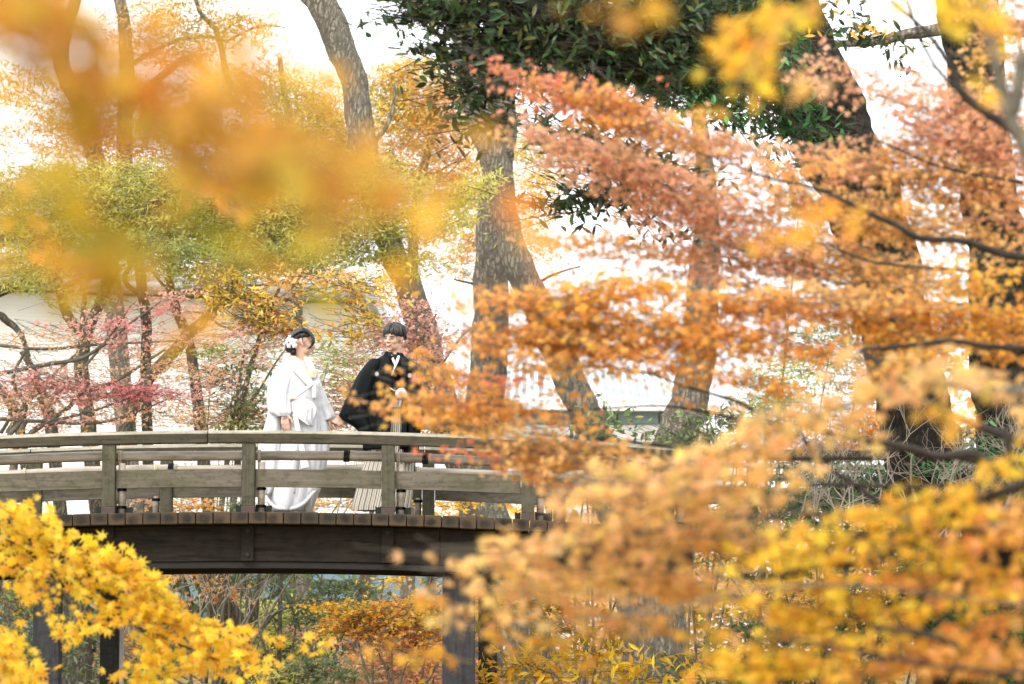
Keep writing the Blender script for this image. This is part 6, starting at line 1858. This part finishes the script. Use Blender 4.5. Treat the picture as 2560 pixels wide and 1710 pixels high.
# 4 yellow branch lower left
t = tree('golden_maple', 'golden yellow maple branch hanging in at the lower left in front of the piers', 'tree', -500, 1300, 18)
trunk(t, [(-500, -200, 80), (-530, 500, 110), (-560, 1300, 160)], 18, M_bark_maple_dark)
for q in ([(-520, 900, 60), (-150, 1150, 20), (0, 1225, 11), (100, 1290, 9), (200, 1365, 8), (300, 1430, 6), (420, 1480, 5), (560, 1540, 3)], [(0, 1225, 6), (130, 1270, 5), (260, 1310, 4), (340, 1370, 3)], [(100, 1290, 5), (150, 1370, 4), (190, 1430, 3)], [(-520, 1200, 40), (-100, 1420, 10), (30, 1520, 6), (100, 1590, 4)], [(200, 1365, 5), (380, 1430, 4), (560, 1455, 3)]):
    limb(t, q, 18, 0, 0, M_bark_maple_dark, n=7)
crown(t, [(20, 1175, 60, 22, 18, 18, 'gold', 1.3), (80, 1195, 60, 20, 22, 18, 'gold', 1.6), (130, 1205, 34, 10, 30, 18, 'gold', 1.0), (40, 1230, 80, 26, 20, 18, 'gold', 1.5), (120, 1250, 60, 18, 25, 18, 'gold', 1.4), (190, 1240, 50, 12, 28, 18, 'gold', 1.1), (200, 1275, 90, 26, 22, 18, 'gold', 1.9), (270, 1300, 70, 30, 28, 18, 'gold', 1.8), (150, 1310, 80, 24, 22, 18, 'gold', 1.4), (60, 1300, 80, 28, 15, 18, 'gold', 1.4), (30, 1350, 50, 18, 0, 18, 'gold', 1.0), (110, 1375, 26, 24, 70, 18, 'gold', 1.2), (330, 1350, 80, 30, 32, 18, 'gold', 1.8), (250, 1360, 80, 24, 28, 18, 'gold', 1.5), (390, 1400, 80, 30, 32, 18, 'gold', 1.8), (310, 1410, 70, 20, 25, 18, 'gold', 1.3), (460, 1450, 80, 26, 25, 18, 'gold', 1.8), (560, 1450, 50, 9, 8, 18, 'gold', 1.2), (210, 1430, 44, 24, -10, 18, 'gold', 1.4), (190, 1460, 30, 8, -20, 18, 'gold', 1.1),
          (380, 1455, 60, 26, 15, 18, 'gold', 1.3), (530, 1490, 50, 24, 20, 18, 'gold', 1.4), (350, 1510, 50, 34, 80, 18, 'gold', 1.4), (330, 1550, 40, 20, 0, 18, 'gold', 1.3), (440, 1510, 50, 24, 10, 18, 'gold', 1.1), (480, 1540, 40, 20, 0, 18, 'gold', 1.2), (560, 1530, 40, 16, 0, 18, 'gold', 1.0), (250, 1400, 30, 14, 0, 18, 'gold', .9), (420, 1540, 30, 16, 0, 18, 'gold', .9), (690, 1470, 40, 8, 15, 18, 'gold', .5), (655, 1478, 20, 6, 0, 18, 'gold', .6),
          (20, 1480, 50, 26, 50, 17.5, 'gold', 1.7), (50, 1530, 60, 26, 50, 17.5, 'gold', 1.7), (20, 1560, 50, 30, 0, 17.5, 'gold', 1.5), (110, 1570, 30, 8, 30, 17.5, 'gold', 1.0)],
      .076, 'm7', M_leaf, nparts=290, rate=.13, twig=.0016, twmat=M_bark_maple_dark, up=.25, face=1.1, spread=.45, per=6, twl=2.0)

# 5 very close, out-of-focus branches at the top
t = tree('close_maple', 'strongly out of focus orange maple foliage close to the lens at the upper left', 'tree', -900, 1300, 4)
trunk(t, [(-1500, -1200, 300), (-1600, 300, 360), (-1700, 2500, 460)], 4.2, M_bark_maple_dark)
for q, D in (([(-1500, -400, 100), (-300, -100, 22), (150, 60, 12), (450, 260, 8), (700, 330, 5)], 4), ([(-1500, 0, 100), (-300, 300, 20), (0, 420, 10), (200, 500, 6)], 3.7), ([(-300, -100, 18), (250, 200, 8), (470, 380, 5), (560, 480, 4)], 5.5)):
    limb(t, q, D, 0, 0, M_bark_maple, n=8)
crown(t, [(60, 50, 150, 60, 25, 3.5, 'dul', .9), (200, 80, 150, 50, 30, 3.5, 'dul', 1.1), (290, 160, 150, 50, 35, 3.5, 'dul', 1.0), (400, 240, 140, 44, 35, 3.5, 'dul', 1.1), (300, 60, 70, 50, 20, 3.5, 'dul', .8), (560, 150, 60, 40, 30, 3.5, 'dul', 1.3), (600, 230, 90, 50, 20, 3.5, 'dul', 1.0), (700, 320, 120, 44, 10, 3.5, 'dul', .8), (740, 380, 60, 40, 0, 3.5, 'dul', .5), (480, 310, 110, 40, 30, 3.5, 'dul', .8), (330, 310, 150, 40, 5, 3.5, 'dul', .7), (150, 300, 100, 24, 10, 3.5, 'dul', .4), (60, 130, 60, 30, 20, 3.5, 'dul', .9), (200, 240, 200, 60, 15, 3.5, 'dul', .5), (560, 330, 150, 60, 10, 3.5, 'dul', .7), (100, 30, 160, 50, 10, 3.5, 'dul', .8)], .05, 'm7', M_leaf, nparts=150, rate=.043, twig=.0008, up=.4, face=.5, per=8, twl=4, tsp=.2, spread=.5)
crown(t, [(150, 480, 130, 60, 20, 3.3, 'lim', .8), (230, 440, 120, 50, 10, 3.3, 'lim', .6), (50, 430, 80, 60, 40, 3.3, 'dul', .8), (40, 530, 70, 50, 40, 3.3, 'dul', .7), (480, 400, 130, 40, 10, 3.3, 'dul', .3), (660, 430, 130, 40, 10, 3.3, 'dul', .3), (120, 560, 80, 30, 20, 3.3, 'lim', .35)], .05, 'm7', M_leaf, nparts=60, rate=.043, twig=.0008, name='yellow_green_crown', up=.4, face=.5, per=8, twl=4, tsp=.2)
crown(t, [(430, 360, 50, 14, 50, 8, 'amb', 1.2), (470, 400, 60, 16, 50, 8, 'amb', 1.3), (510, 440, 50, 16, 55, 8, 'org', 1.0), (440, 420, 26, 12, 10, 8, 'amb', 1.0), (60, 560, 50, 18, 60, 8, 'amb', .6), (60, 500, 40, 18, 60, 8, 'amb', .6)], .05, 'm7', M_leaf, nparts=60, twig=.0012, name='tip_crown', per=6, twl=2.0)
t = tree('yellow_close_maple', 'out of focus yellow maple branch tips at the upper right of centre', 'tree', 2500, 1300, 6)
trunk(t, [(4200, -800, 200), (4300, 400, 260), (4400, 2000, 360)], 6, M_bark_maple_dark)
for q in ([(4200, -600, 80), (2600, -300, 20), (2050, -80, 10), (1800, 60, 7), (1680, 200, 4)], [(2600, -300, 16), (2300, -80, 10), (2200, 40, 6)]):
    limb(t, q, 6, 0, 0, M_bark_maple, n=8)
crown(t, [(1800, 40, 60, 22, -25, 7, 'yel', 1.3), (1730, 80, 70, 13, -22, 7, 'yel', 1.3), (1760, 120, 50, 14, -50, 7, 'yel', 1.2), (1700, 130, 40, 10, -30, 7, 'yel', 1), (1695, 200, 36, 14, 65, 7, 'yel', 1.0), (1640, 265, 16, 9, 0, 7, 'yel', .9), (1840, 180, 50, 18, 20, 6, 'brn', .5), (1450, 15, 90, 26, 0, 4.5, 'dul', .35),
          (2170, 20, 90, 16, 10, 6.5, 'yel', 1.1), (2250, 50, 60, 14, 20, 6.5, 'yel', .8), (2100, -10, 70, 14, 0, 6.5, 'yel', .9), (2290, 200, 40, 60, 60, 6, 'yel', .4), (1900, 500, 70, 30, -10, 7, 'amb', .5), (1790, 545, 70, 24, -10, 7, 'amb', .5), (2060, 860, 20, 14, 0, 7, 'amb', .7), (2110, 960, 30, 16, 10, 7, 'amb', .6), (2200, 960, 30, 14, 20, 7, 'amb', .5)],
      .048, 'm7', M_leaf, nparts=90, rate=.055, twig=.001, twmat=M_bark_maple, up=.4, face=.6, per=6, twl=2.0)
bpy.context.view_layer.update()
